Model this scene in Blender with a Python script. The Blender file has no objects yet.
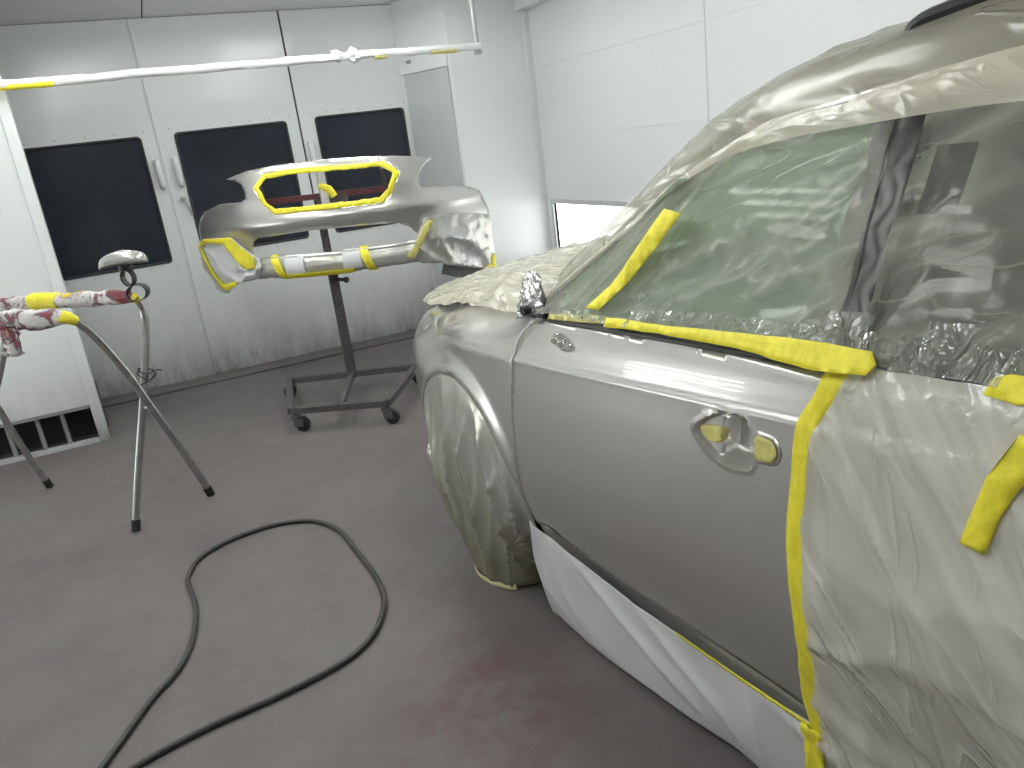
import bpy, bmesh, math, random
import numpy as np
from mathutils import Vector, Matrix, noise
from mathutils.geometry import delaunay_2d_cdt
random.seed(4)
SC = bpy.context.scene
COL = SC.collection
# ------------------------------------------------------------------ camera frame (solved from the room's vanishing points)
F = 768.0
H = 1.5
def nrm(a): return a / np.linalg.norm(a)
_down = nrm(np.array([815 - 512, 2740 - 384.0, F])); _up = -_down
_wx = nrm(np.array([2368 - 512, -110 - 384.0, F])); _X = nrm(_wx - _up * (_wx @ _up)); _Y = np.cross(_up, _X)
R = np.array([_X, _Y, _up])
cam = bpy.data.cameras.new('camera'); co = bpy.data.objects.new('camera', cam); COL.objects.link(co)
cam.sensor_width = 36; cam.lens = F / 1024 * 36; cam.clip_start = .02
M = Matrix.Identity(4)
for i in range(3):
    M[i][0] = R[i, 0]; M[i][1] = -R[i, 1]; M[i][2] = -R[i, 2]
M.translation = (0, 0, H); co.matrix_world = M
SC.camera = co
# ------------------------------------------------------------------ materials
def mat(name):
    m = bpy.data.materials.new(name); m.use_nodes = True
    nt = m.node_tree; nt.nodes.clear()
    out = nt.nodes.new('ShaderNodeOutputMaterial')
    return m, nt, out
def N(nt, t, **kw):
    n = nt.nodes.new(t)
    for k, v in kw.items():
        if k in n.inputs: n.inputs[k].default_value = v
        else: setattr(n, k, v)
    return n
def L(nt, a, b): nt.links.new(a, b)
def rgba(c): return (c[0], c[1], c[2], 1)
def noise_tex(nt, scale, detail=4, rough=.55, stretch=(1, 1, 1), typ=None, rot=(0, 0, 0), dist=0.0):
    tc = N(nt, 'ShaderNodeTexCoord'); mp = N(nt, 'ShaderNodeMapping')
    mp.vector_type = 'TEXTURE'; mp.inputs['Scale'].default_value = tuple(1 / k for k in stretch); mp.inputs['Rotation'].default_value = rot
    n = N(nt, 'ShaderNodeTexNoise', Scale=scale, Detail=detail, Roughness=rough, Distortion=dist)
    if typ: n.noise_type = typ
    L(nt, tc.outputs['Object'], mp.inputs['Vector']); L(nt, mp.outputs['Vector'], n.inputs['Vector'])
    return n.outputs['Fac']
def ramp(nt, fac, stops):
    r = N(nt, 'ShaderNodeValToRGB'); e = r.color_ramp.elements
    while len(e) < len(stops): e.new(.5)
    for k, (p, c) in zip(e, stops): k.position = p; k.color = rgba(c)
    L(nt, fac, r.inputs['Fac']); return r.outputs['Color']
def mixc(nt, fac, a, b):
    m = N(nt, 'ShaderNodeMix'); m.data_type = 'RGBA'
    for v, i in ((fac, 0), (a, 6), (b, 7)):
        if isinstance(v, (int, float)): m.inputs[i].default_value = v
        elif isinstance(v, tuple): m.inputs[i].default_value = rgba(v)
        else: L(nt, v, m.inputs[i])
    return m.outputs[2]
def math_(nt, op, a, b=None, clamp=False):
    m = N(nt, 'ShaderNodeMath'); m.operation = op; m.use_clamp = clamp
    for i, v in enumerate((a, b)):
        if v is None: continue
        if isinstance(v, (int, float)): m.inputs[i].default_value = v
        else: L(nt, v, m.inputs[i])
    return m.outputs[0]
def bump(nt, h, strength=.3, dist=.01):
    b = N(nt, 'ShaderNodeBump', Strength=strength, Distance=dist); L(nt, h, b.inputs['Height']); return b.outputs['Normal']
def simple(name, col, rough=.5, metal=0, var=.06, vscale=8, bstr=0, bscale=60, coat=0, spec=.5):
    m, nt, out = mat(name)
    p = N(nt, 'ShaderNodeBsdfPrincipled', Roughness=rough, Metallic=metal)
    p.inputs['Coat Weight'].default_value = coat; p.inputs['Coat Roughness'].default_value = .04
    p.inputs['Specular IOR Level'].default_value = spec
    f = noise_tex(nt, vscale)
    lo = tuple(max(0, c * (1 - var)) for c in col); hi = tuple(min(1, c * (1 + var)) for c in col)
    L(nt, ramp(nt, f, [(.3, lo), (.7, hi)]), p.inputs['Base Color'])
    if bstr: L(nt, bump(nt, noise_tex(nt, bscale), bstr, .004), p.inputs['Normal'])
    L(nt, p.outputs[0], out.inputs[0]); return m
def paint(name, col, metal=.55, rough=.3):
    m, nt, out = mat(name)
    p = N(nt, 'ShaderNodeBsdfPrincipled', Metallic=metal, Roughness=rough)
    p.inputs['Base Color'].default_value = rgba(col)
    p.inputs['Coat Weight'].default_value = 1.0; p.inputs['Coat Roughness'].default_value = .015
    fl = noise_tex(nt, 900, 1, .5)
    L(nt, ramp(nt, fl, [(.35, tuple(c * .93 for c in col)), (.65, tuple(min(1, c * 1.07) for c in col))]), p.inputs['Base Color'])
    L(nt, p.outputs[0], out.inputs[0]); return m
def film(name, col, haze, gloss=.22, rough=.12, scale=9, stretch=(1, 1, 1), rot=(0, 0, 0), bstr=.5, bdist=.01, transl=.35, var=.25, fine=30, crease=.12, sharp=9):
    """thin plastic sheet: clear film + overspray haze + a wrinkled gloss"""
    m, nt, out = mat(name)
    ridge = noise_tex(nt, scale, 3, .55, stretch, None, rot, .4)
    ridge = math_(nt, 'ABSOLUTE', math_(nt, 'SUBTRACT', ridge, .5))
    ridge = math_(nt, 'POWER', math_(nt, 'SUBTRACT', 1.0, math_(nt, 'MULTIPLY', ridge, sharp), True), 2.0)
    r2 = math_(nt, 'ABSOLUTE', math_(nt, 'SUBTRACT', noise_tex(nt, scale * 2.3, 2, .5, stretch, None, (rot[0] + .35, rot[1], rot[2]), .7), .5))
    r2 = math_(nt, 'POWER', math_(nt, 'SUBTRACT', 1.0, math_(nt, 'MULTIPLY', r2, sharp * 1.6), True), 2.0)
    ridge = math_(nt, 'MAXIMUM', ridge, math_(nt, 'MULTIPLY', r2, .7))
    f2 = noise_tex(nt, fine, 3, .5, stretch, None, rot, .6)
    hgt = math_(nt, 'ADD', ridge, math_(nt, 'MULTIPLY', f2, .45))
    nb = bump(nt, hgt, bstr, bdist)
    big = noise_tex(nt, 2.6, 3, .6, (1, 1, 1))
    hz = math_(nt, 'ADD', haze - var * .5, math_(nt, 'MULTIPLY', big, var), True)
    hz = math_(nt, 'ADD', hz, math_(nt, 'MULTIPLY', ridge, crease), True)
    d = N(nt, 'ShaderNodeBsdfDiffuse', Color=rgba(col)); L(nt, nb, d.inputs['Normal'])
    t = N(nt, 'ShaderNodeBsdfTranslucent', Color=rgba(col)); L(nt, nb, t.inputs['Normal'])
    dt = N(nt, 'ShaderNodeMixShader', Fac=transl); L(nt, d.outputs[0], dt.inputs[1]); L(nt, t.outputs[0], dt.inputs[2])
    tr = N(nt, 'ShaderNodeBsdfTransparent', Color=(.97, .97, .95, 1))
    a = N(nt, 'ShaderNodeMixShader'); L(nt, hz, a.inputs[0]); L(nt, tr.outputs[0], a.inputs[1]); L(nt, dt.outputs[0], a.inputs[2])
    g = N(nt, 'ShaderNodeBsdfGlossy', Color=(1, 1, 1, 1), Roughness=rough); L(nt, nb, g.inputs['Normal'])
    lw = N(nt, 'ShaderNodeLayerWeight', Blend=.5); L(nt, nb, lw.inputs['Normal'])
    fz = math_(nt, 'ADD', .04, math_(nt, 'MULTIPLY', math_(nt, 'POWER', lw.outputs['Facing'], 4.5), .9))
    gf = math_(nt, 'MULTIPLY', fz, gloss * 5, True)
    b = N(nt, 'ShaderNodeMixShader'); L(nt, gf, b.inputs[0]); L(nt, a.outputs[0], b.inputs[1]); L(nt, g.outputs[0], b.inputs[2])
    L(nt, b.outputs[0], out.inputs[0]); return m
def glass(name, tint, veil=(.5, .5, .5), amt=0):
    m, nt, out = mat(name)
    tr = N(nt, 'ShaderNodeBsdfTransparent', Color=rgba(tint)); g = N(nt, 'ShaderNodeBsdfGlossy', Roughness=.01)
    lw = N(nt, 'ShaderNodeLayerWeight', Blend=.5)
    fr = math_(nt, 'ADD', .015, math_(nt, 'MULTIPLY', math_(nt, 'POWER', lw.outputs['Facing'], 5.0), .6))
    d = N(nt, 'ShaderNodeBsdfDiffuse', Color=rgba(veil)); a = N(nt, 'ShaderNodeMixShader', Fac=amt); L(nt, tr.outputs[0], a.inputs[1]); L(nt, d.outputs[0], a.inputs[2])  # flat diffuse veil put in for the brightness seen through the pane
    b = N(nt, 'ShaderNodeMixShader'); L(nt, fr, b.inputs[0]); L(nt, a.outputs[0], b.inputs[1]); L(nt, g.outputs[0], b.inputs[2])
    L(nt, b.outputs[0], out.inputs[0]); return m
def emit(name, col, s):
    m, nt, out = mat(name)
    e = N(nt, 'ShaderNodeEmission', Color=rgba(col), Strength=s); L(nt, e.outputs[0], out.inputs[0]); return m

def wall_mat(name, col, rough=.35, dirt=.5, spec=.4):
    """white enamelled panel with scuffs and grime that thicken towards the floor"""
    m, nt, out = mat(name)
    p = N(nt, 'ShaderNodeBsdfPrincipled', Roughness=rough); p.inputs['Specular IOR Level'].default_value = spec
    tc = N(nt, 'ShaderNodeTexCoord'); sep = N(nt, 'ShaderNodeSeparateXYZ'); L(nt, tc.outputs['Object'], sep.inputs[0])
    low = N(nt, 'ShaderNodeMapRange', clamp=True); low.inputs[1].default_value = 0; low.inputs[2].default_value = .95
    low.inputs[3].default_value = 1; low.inputs[4].default_value = 0; L(nt, sep.outputs[2], low.inputs[0])
    low2 = math_(nt, 'POWER', low.outputs[0], 2.2)
    n1 = noise_tex(nt, 2.2, 6, .65, (1, 1, .5)); n2 = noise_tex(nt, 22, 5, .7, (1, 1, .25))
    g = math_(nt, 'MULTIPLY', low2, math_(nt, 'MULTIPLY', math_(nt, 'ADD', n1, n2), dirt), True)
    sp = ramp(nt, noise_tex(nt, 45, 3, .6, (1, 1, .5)), [(.0, (0, 0, 0)), (.70, (0, 0, 0)), (.78, (.5, .5, .5))])
    c1 = mixc(nt, n1, tuple(c * .97 for c in col), tuple(min(1, c * 1.02) for c in col))
    c2 = mixc(nt, g, c1, (.16, .15, .145))
    c3 = mixc(nt, math_(nt, 'MULTIPLY', sp, math_(nt, 'MULTIPLY', low.outputs[0], .5)), c2, (.2, .19, .18))
    L(nt, c3, p.inputs['Base Color']); L(nt, p.outputs[0], out.inputs[0]); return m
def floor_mat():
    m, nt, out = mat('painted concrete floor')
    p = N(nt, 'ShaderNodeBsdfPrincipled', Roughness=.55); p.inputs['Specular IOR Level'].default_value = .35
    n1 = noise_tex(nt, 1.3, 7, .68); n2 = noise_tex(nt, 6, 7, .75); n3 = noise_tex(nt, 60, 3, .6)
    c = ramp(nt, n1, [(.32, (.104, .090, .089)), (.5, (.128, .113, .111)), (.68, (.146, .134, .128))])
    c = mixc(nt, math_(nt, 'MULTIPLY', ramp(nt, n2, [(.35, (0, 0, 0)), (.75, (1, 1, 1))]), .4), c, (.185, .168, .160))
    sp = ramp(nt, n3, [(.0, (0, 0, 0)), (.70, (0, 0, 0)), (.76, (1, 1, 1))])
    n4 = ramp(nt, noise_tex(nt, 1.7, 4, .6), [(.45, (0, 0, 0)), (.7, (1, 1, 1))])
    c = mixc(nt, math_(nt, 'MULTIPLY', math_(nt, 'MULTIPLY', sp, n4), .35), c, (.5, .48, .45))
    # dried red overspray beside the car
    tc = N(nt, 'ShaderNodeTexCoord'); mp = N(nt, 'ShaderNodeMapping')
    mp.inputs['Location'].default_value = (-.56, -1.72, 0); L(nt, tc.outputs['Object'], mp.inputs[0])
    ln = N(nt, 'ShaderNodeVectorMath'); ln.operation = 'LENGTH'; L(nt, mp.outputs[0], ln.inputs[0])
    rr = N(nt, 'ShaderNodeMapRange', clamp=True); rr.inputs[1].default_value = .03; rr.inputs[2].default_value = .42
    rr.inputs[3].default_value = 1; rr.inputs[4].default_value = 0; L(nt, ln.outputs['Value'], rr.inputs[0])
    f = math_(nt, 'MULTIPLY', rr.outputs[0], math_(nt, 'MULTIPLY', ramp(nt, noise_tex(nt, 5, 6, .7), [(.35, (0, 0, 0)), (.65, (1, 1, 1))]), .85))
    c = mixc(nt, f, c, (.085, .022, .027))
    L(nt, c, p.inputs['Base Color'])
    L(nt, bump(nt, n2, .15, .004), p.inputs['Normal'])
    L(nt, p.outputs[0], out.inputs[0]); return m
def tape_mat(name, col, transl=.15):
    m, nt, out = mat(name)
    f = noise_tex(nt, 60, 4, .6, (1, 1, .3))
    c = ramp(nt, f, [(.3, tuple(k * .85 for k in col)), (.7, tuple(min(1, k * 1.08) for k in col))])
    p = N(nt, 'ShaderNodeBsdfPrincipled', Roughness=.55); L(nt, c, p.inputs['Base Color'])
    L(nt, bump(nt, noise_tex(nt, 90, 3, .6, (.25, .25, 1)), .5, .003), p.inputs['Normal'])
    L(nt, p.outputs[0], out.inputs[0]); return m
def stained_wrap(name):
    m, nt, out = mat(name)
    f = noise_tex(nt, 7, 4, .65, (1, 1, 1), None, (0, 0, .6), .8)
    c = ramp(nt, f, [(.30, (.20, .03, .04)), (.41, (.28, .07, .09)), (.455, (.12, .09, .11)), (.49, (.60, .56, .55)), (.57, (.74, .72, .70)), (.61, (.30, .26, .29)), (.67, (.75, .55, .05))])
    p = N(nt, 'ShaderNodeBsdfPrincipled', Roughness=.45); L(nt, c, p.inputs['Base Color'])
    L(nt, bump(nt, noise_tex(nt, 40), .6, .006), p.inputs['Normal']); L(nt, p.outputs[0], out.inputs[0]); return m

m_wall = wall_mat('white booth panel', (.80, .82, .815), .17, .8)
m_wall_r = wall_mat('white booth side panel', (.75, .77, .78), .4, .3)
m_ceil = simple('white ceiling panel', (.80, .81, .80), .5, var=.03)
m_floor = floor_mat()
m_black = simple('black rubber', (.012, .012, .013), .6)
m_dark = simple('dark cavity', (.02, .02, .022), .8)
m_winp = simple('dark tinted pane', (.030, .035, .046), .16, var=.2, vscale=3, spec=.25)
m_seal = simple('black gasket', (.03, .032, .035), .5)
m_chrome = simple('worn steel tube', (.42, .42, .41), .3, .9, var=.15, vscale=25)
m_steel = simple('dull steel', (.45, .45, .44), .4, .8)
m_standp = simple('grey speckled stand paint', (.075, .066, .069), .6, var=.35, vscale=60)
m_redbar = simple('dark red overspray on steel', (.10, .022, .028), .55, var=.4, vscale=30)
m_paint = paint('silver beige metallic paint', (.65, .635, .61), .74, .29)
m_paint_in = simple('primer grey', (.16, .16, .155), .7)
m_film_roof = film('masking film over roof', (.46, .435, .34), .50, .10, .18, 2.2, (1.4, .22, .8), (0, 0, 0), .4, .03, var=.4, fine=5, crease=.35)  # darker colour stands in for the weaker light over the roof
m_film_crk = film('crumpled hem of the window film', (.68, .71, .62), .40, .22, .08, 14, (1, 1, .7), (0, 0, 0), .7, .012, var=.2, fine=30)
m_film_cling = film('film clinging to the pillar', (.5, .5, .46), .06, .03, .2, 3, var=.04, crease=.1)
m_film_rail = film('heavily oversprayed film', (.84, .80, .66), .74, .12, .2, 3, (1, .5, 2), (0, 0, 0), .3, .02, var=.15, fine=8)
m_film_side = film('masking film over windows', (.68, .70, .60), .20, .05, .14, 2.6, (1.2, .16, 1.3), (-.75, 0, 0), .3, .02, var=.2, fine=5, crease=.30, sharp=12)
m_film_far = film('masking film on the far side', (.66, .67, .58), .16, .1, .1, 3, var=.1)
m_film_door = film('masking film over rear door', (.97, .945, .86), .62, .16, .14, 3.2, (1, .2, 1.7), (1.0, 0, 0), .4, .025, var=.25, fine=8, crease=.32, sharp=10)
m_film_hood = film('masking film over bonnet', (.80, .77, .63), .70, .14, .2, 5, (1.6, .4, 1), (0, 0, 0), .35, .02, fine=10)
m_film_wheel = film('silvery wheel film', (.33, .33, .29), .97, .34, .2, 4, (1, 1.4, .35), (0, 0, 0), .3, .02, transl=.08, var=.06, fine=9)
m_film_bump = film('silvery masking film on bumper', (.60, .60, .585), .97, .16, .2, 8, (1.5, 1.5, .5), (0, .5, 0), .35, .014, transl=.08, var=.06, fine=14)
def silver(name, col, rough=.28, metal=.55, bs=.35, sc=7, stretch=(1, 1, .4), olive=False):
    m, nt, out = mat(name)
    p = N(nt, 'ShaderNodeBsdfPrincipled', Roughness=rough, Metallic=metal)
    f = noise_tex(nt, 3, 4, .6)
    L(nt, ramp(nt, f, [(.35, tuple(c * .8 for c in (col[0], col[1], col[2] * .86))), (.65, col)]), p.inputs['Base Color'])
    if olive:      # yellow green overspray dust on the lower part of the sheet
        c = p.inputs['Base Color'].links[0].from_socket
        sep = N(nt, 'ShaderNodeSeparateXYZ'); tc = N(nt, 'ShaderNodeTexCoord'); L(nt, tc.outputs['Object'], sep.inputs[0])
        mr = N(nt, 'ShaderNodeMapRange'); mr.inputs[1].default_value = .5; mr.inputs[2].default_value = .1; L(nt, sep.outputs[2], mr.inputs[0])
        fa = math_(nt, 'MULTIPLY', mr.outputs[0], math_(nt, 'ADD', .25, noise_tex(nt, 6, 4, .6)), True)
        L(nt, mixc(nt, fa, c, (.27, .26, .15)), p.inputs['Base Color'])
    L(nt, bump(nt, noise_tex(nt, sc, 3, .55, stretch, None, (.4, .2, 0), .5), bs, .02), p.inputs['Normal'])
    L(nt, p.outputs[0], out.inputs[0]); return m
m_film_wheel = silver('silvery wheel film', (.62, .62, .60), .22, .5, .45, 7, (1, .8, .5), True)
m_film_bump = silver('silvery masking film on bumper', (.62, .62, .61), .3, .4, .5, 9, (1, 1, .6))
m_film_clear = film('clear crinkled film', (.7, .7, .68), .22, .3, .06, 30, (1, 1, 1), (0, 0, 0), .9, .008)
m_paper = simple('white grey masking paper', (.66, .66, .655), .45, var=.05, bstr=.25, bscale=9)
m_paper2 = simple('white masking paper', (.72, .73, .74), .5, var=.05, bstr=.4, bscale=25)
m_yel = tape_mat('yellow masking tape', (.93, .82, .05))
m_yel2 = tape_mat('pale yellow masking tape', (.66, .60, .20))
m_cream = simple('cream backed tape', (.72, .64, .36), .6)
m_glass_f = glass('green tinted glass', (.86, .93, .86), (.50, .58, .48), .42)  # greenish veil colour stands in for the lit wall beyond the window
m_glass_r = glass('smoked glass', (.42, .43, .42), (.30, .30, .28), .40)
m_mold = simple('dark grey belt molding', (.075, .075, .074), .35)  # dark tone of the strip also paints the shadow line along the door top
m_frame = simple('grey door frame', (.22, .22, .21), .5)
m_trimblk = simple('black pillar trim', (.02, .02, .022), .3)
m_seat = simple('dark grey seat cloth', (.06, .06, .062), .9)
m_dash = simple('dark grey dashboard', (.05, .05, .052), .7)
m_wrapw = simple('white wrap film on rail', (.78, .79, .78), .35, bstr=.5, bscale=30)
m_wrap = stained_wrap('paint stained wrapping')
m_hose = simple('black rubber hose', (.035, .033, .033), .45, var=.25, vscale=20)
m_mirror = paint('silver mirror cap paint', (.60, .60, .57), .6, .25)
m_clip = simple('dark ring steel', (.06, .06, .062), .4, .5)
m_tube = emit('fluorescent tube glow', (.97, 1.0, .98), 24)
m_tube_s = emit('side fluorescent tube glow', (.97, 1.0, .98), 11)
m_panel = emit('lit side light panel', (.97, 1.0, .98), 3.6)
m_housing = simple('white lamp housing', (.75, .76, .75), .5)
m_graypanel = wall_mat('light grey panel', (.56, .58, .59), .4, .3)

# ------------------------------------------------------------------ mesh helpers
def link(name, bm, m, parent=None, smooth=True, angle=40, solid=0, soff=-1, bevel=0, keep=False):
    me = bpy.data.meshes.new(name)
    bmesh.ops.recalc_face_normals(bm, faces=bm.faces) if not keep else None
    bm.to_mesh(me); bm.free()
    me.materials.append(m)
    if smooth:
        me.shade_smooth(); me.set_sharp_from_angle(angle=math.radians(angle))
    o = bpy.data.objects.new(name, me); COL.objects.link(o)
    if parent: o.parent = parent
    if bevel:
        b = o.modifiers.new('bevel', 'BEVEL'); b.width = bevel; b.segments = 2; b.limit_method = 'ANGLE'
    if solid:
        s = o.modifiers.new('solid', 'SOLIDIFY'); s.thickness = solid; s.offset = soff
    return o
def tag(o, label=None, cat=None, group=None, kind=None):
    for k, v in (('label', label), ('category', cat), ('group', group), ('kind', kind)):
        if v: o[k] = v
    return o
def empty(name, loc=(0, 0, 0), rz=0, parent=None):
    o = bpy.data.objects.new(name, None); o.empty_display_size = .1
    COL.objects.link(o); o.location = loc; o.rotation_euler.z = rz
    if parent: o.parent = parent
    return o
def add_box(bm, lo, hi, rot=None, c=None):
    v = [bm.verts.new((x, y, z)) for x in (lo[0], hi[0]) for y in (lo[1], hi[1]) for z in (lo[2], hi[2])]
    for f in ((0, 1, 3, 2), (4, 6, 7, 5), (0, 4, 5, 1), (2, 3, 7, 6), (0, 2, 6, 4), (1, 5, 7, 3)): bm.faces.new([v[i] for i in f])
    if rot is not None: bmesh.ops.transform(bm, matrix=rot, verts=v)
    return v
def box(name, lo, hi, m, parent=None, bevel=0):
    bm = bmesh.new(); add_box(bm, lo, hi); return link(name, bm, m, parent, smooth=False, bevel=bevel)
def crom(pts, n=8, closed=False):
    P = [np.array(p, float) for p in pts]; out = []
    k = len(P)
    rng = range(k if closed else k - 1)
    for i in rng:
        p1, p2 = P[i], P[(i + 1) % k]
        p0 = P[(i - 1) % k] if closed or i > 0 else 2 * p1 - p2
        p3 = P[(i + 2) % k] if closed or i + 2 < k else 2 * p2 - p1
        for j in range(n):
            t = j / n
            out.append(.5 * (2 * p1 + (p2 - p0) * t + (2 * p0 - 5 * p1 + 4 * p2 - p3) * t * t + (3 * p1 - p0 - 3 * p2 + p3) * t ** 3))
    if not closed: out.append(P[-1])
    return out
def add_tube(bm, pts, r, seg=12, cap=True, wob=0, square=False):
    P = [Vector(p) for p in pts]; n = len(P)
    rs = r if callable(r) else (lambda t: r)
    T = [(P[min(i + 1, n - 1)] - P[max(i - 1, 0)]).normalized() for i in range(n)]
    up = Vector((0, 0, 1)) if abs(T[0].z) < .9 else Vector((1, 0, 0))
    nx = T[0].cross(up).normalized(); rings = []
    for i in range(n):
        nx = (nx - T[i] * nx.dot(T[i])).normalized(); ny = T[i].cross(nx)
        ring = []
        for k in range(seg):
            a = 2 * math.pi * (k + (.5 if square else 0)) / seg
            rr = rs(i / max(1, n - 1)) * (1.414 if square else 1)
            if wob: rr *= 1 + wob * noise.noise(P[i] * 22 + Vector((math.cos(a), math.sin(a), 0)) * 1.6)
            ring.append(bm.verts.new(P[i] + (nx * math.cos(a) + ny * math.sin(a)) * rr))
        rings.append(ring)
    for A, B in zip(rings, rings[1:]):
        for k in range(seg): bm.faces.new((A[k], A[(k + 1) % seg], B[(k + 1) % seg], B[k]))
    if cap: bm.faces.new(rings[0][::-1]); bm.faces.new(rings[-1])
def tube(name, pts, r, m, parent=None, seg=12, wob=0, square=False):
    bm = bmesh.new(); add_tube(bm, pts, r, seg, True, wob, square); return link(name, bm, m, parent, smooth=not square)
def inpoly(x, y, P):
    c = False; j = len(P) - 1
    for i in range(len(P)):
        xi, yi = P[i]; xj, yj = P[j]
        if (yi > y) != (yj > y) and x < (xj - xi) * (y - yi) / (yj - yi) + xi: c = not c
        j = i
    return c
def dens(P, h, closed=True):
    out = []; k = len(P)
    for i in range(k if closed else k - 1):
        a, b = np.array(P[i], float), np.array(P[(i + 1) % k], float); d = np.linalg.norm(b - a); n = max(1, int(round(d / h)))
        for j in range(n): out.append(tuple(a + (b - a) * j / n))
    if not closed: out.append(tuple(P[-1]))
    return out
def dseg(p, P):
    best = 9
    for i in range(len(P)):
        ax, ay = P[i - 1]; bx, by = P[i]; dx, dy = bx - ax, by - ay; l2 = dx * dx + dy * dy
        t = 0 if l2 == 0 else max(0, min(1, ((p[0] - ax) * dx + (p[1] - ay) * dy) / l2))
        best = min(best, math.hypot(p[0] - ax - dx * t, p[1] - ay - dy * t))
    return best
def patch_bm(outline, fn, h, holes=(), dense=None, hd=.004, extra=()):
    """fill a 2-D outline (with holes) by a fine triangulation and map it into space with fn(a, b)"""
    O = dens(outline, h); vs = list(O); es = [(i, (i + 1) % len(O)) for i in range(len(O))]
    HH = []
    for hl in holes:
        q = dens(hl, h * .7); b = len(vs); vs += q; es += [(b + i, b + (i + 1) % len(q)) for i in range(len(q))]; HH.append(q)
    xs = [p[0] for p in O]; ys = [p[1] for p in O]
    near = vs[:]
    cells = {}
    for p in near: cells.setdefault((int(p[0] // h), int(p[1] // h)), []).append(p)
    def clash(x, y):
        ci, cj = int(x // h), int(y // h)
        for i in (-1, 0, 1):
            for j in (-1, 0, 1):
                for p in cells.get((ci + i, cj + j), ()):
                    if (p[0] - x) ** 2 + (p[1] - y) ** 2 < (.5 * h) ** 2: return True
        return False
    pts = []
    y = min(ys) + h * .5; r = 0
    while y < max(ys):
        x = min(xs) + (h * .5 if r % 2 else 0)
        while x < max(xs):
            if not (dense and dense[0] <= x <= dense[1] and dense[2] <= y <= dense[3]):
                if inpoly(x, y, O) and not any(inpoly(x, y, q) for q in HH) and not clash(x, y): pts.append((x, y))
            x += h
        y += h * .866; r += 1
    if dense:
        y = dense[2]; r = 0
        while y < dense[3]:
            x = dense[0] + (hd * .5 if r % 2 else 0)
            while x < dense[1]:
                if inpoly(x, y, O) and not any(inpoly(x, y, q) for q in HH): pts.append((x, y))
                x += hd
            y += hd * .866; r += 1
    if extra:
        pts = [p for p in pts if min(abs(p[1] - e(p[0])) for e in extra) > h * .3]
        for e in extra:
            for x in np.arange(min(xs) + .004, max(xs), h * .8):
                q = (float(x), e(x))
                if inpoly(q[0], q[1], O) and dseg(q, O) > .002: pts.append(q)
    allv = [Vector(p) for p in vs + pts]
    V2, E2, F2, *_ = delaunay_2d_cdt(allv, es, [], 0, 1e-7)
    bm = bmesh.new(); bv = [bm.verts.new(fn(p.x, p.y)) for p in V2]
    for f in F2:
        cx = sum(V2[i].x for i in f) / 3; cy = sum(V2[i].y for i in f) / 3
        if inpoly(cx, cy, O) and not any(inpoly(cx, cy, q) for q in HH):
            try: bm.faces.new([bv[i] for i in f])
            except ValueError: pass
    bmesh.ops.delete(bm, geom=[v for v in bm.verts if not v.link_faces], context='VERTS')
    return bm
def patch(name, outline, fn, h, m, parent=None, holes=(), solid=.002, soff=0, dense=None, hd=.004, angle=60, extra=()):
    bm = patch_bm(outline, fn, h, holes, dense, hd, extra)
    n = Vector((0, 0, 0))
    for f in bm.faces: f.normal_update(); n += f.normal * f.calc_area()
    if n.x * -.99 + n.y * -.14 < 0: bmesh.ops.reverse_faces(bm, faces=bm.faces)
    return link(name, bm, m, parent, True, angle, solid, soff, keep=True)
def grid_bm(nu, nv, fn, close_u=False):
    bm = bmesh.new()
    g = [[bm.verts.new(fn(i / nu, j / nv)) for j in range(nv + 1)] for i in range(nu + (0 if close_u else 1))]
    for i in range(nu):
        a = g[i]; b = g[(i + 1) % len(g)]
        for j in range(nv): bm.faces.new((a[j], b[j], b[j + 1], a[j + 1]))
    return bm
def grid(name, nu, nv, fn, m, parent=None, solid=0, soff=0, angle=70):
    return link(name, grid_bm(nu, nv, fn), m, parent, True, angle, solid, soff)
def pl(x, pts):
    if x <= pts[0][0]: return pts[0][1]
    for (x0, y0), (x1, y1) in zip(pts, pts[1:]):
        if x <= x1: return y0 + (y1 - y0) * (x - x0) / (x1 - x0)
    return pts[-1][1]
def spl(x, pts):                       # smooth monotone-ish interpolation
    if x <= pts[0][0]: return pts[0][1]
    if x >= pts[-1][0]: return pts[-1][1]
    k = max(i for i in range(len(pts) - 1) if pts[i][0] <= x)
    (x0, y0), (x1, y1) = pts[k], pts[k + 1]
    m1 = (y1 - y0) / (x1 - x0)
    ma = m1 if k == 0 else .5 * (m1 + (y0 - pts[k - 1][1]) / (x0 - pts[k - 1][0]))
    mb = m1 if k + 2 >= len(pts) else .5 * (m1 + (pts[k + 2][1] - y1) / (pts[k + 2][0] - x1))
    h = x1 - x0; t = (x - x0) / h
    return (2 * t ** 3 - 3 * t * t + 1) * y0 + (t ** 3 - 2 * t * t + t) * h * ma + (-2 * t ** 3 + 3 * t * t) * y1 + (t ** 3 - t * t) * h * mb
def sm(a, b, x):
    t = max(0, min(1, (x - a) / (b - a))); return t * t * (3 - 2 * t)
def ns(x, y=0, z=0): return noise.noise(Vector((x, y, z)))
def ridged(x, y=0, z=0): return max(0, 1 - 3.2 * abs(noise.noise(Vector((x, y, z))))) ** 2

# ------------------------------------------------------------------ the room
YB = 6.24; XR = 2.96; XL = -2.3; YN = -3.4; ZC = 2.555; YF = 5.75; XB = 2.28
S = lambda o: tag(o, kind='structure')
S(box('floor', (XL, YN, -.1), (XR + .1, YB + .1, 0), m_floor))
S(box('ceiling', (XL, YN, ZC), (XR + .1, YB + .1, ZC + .08), m_ceil))
S(box('wall_left', (XL - .1, YN, 0), (XL, YB, ZC), m_wall))
S(box('wall_front', (XL, YN - .1, 0), (XR, YN, ZC), m_wall))
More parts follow.
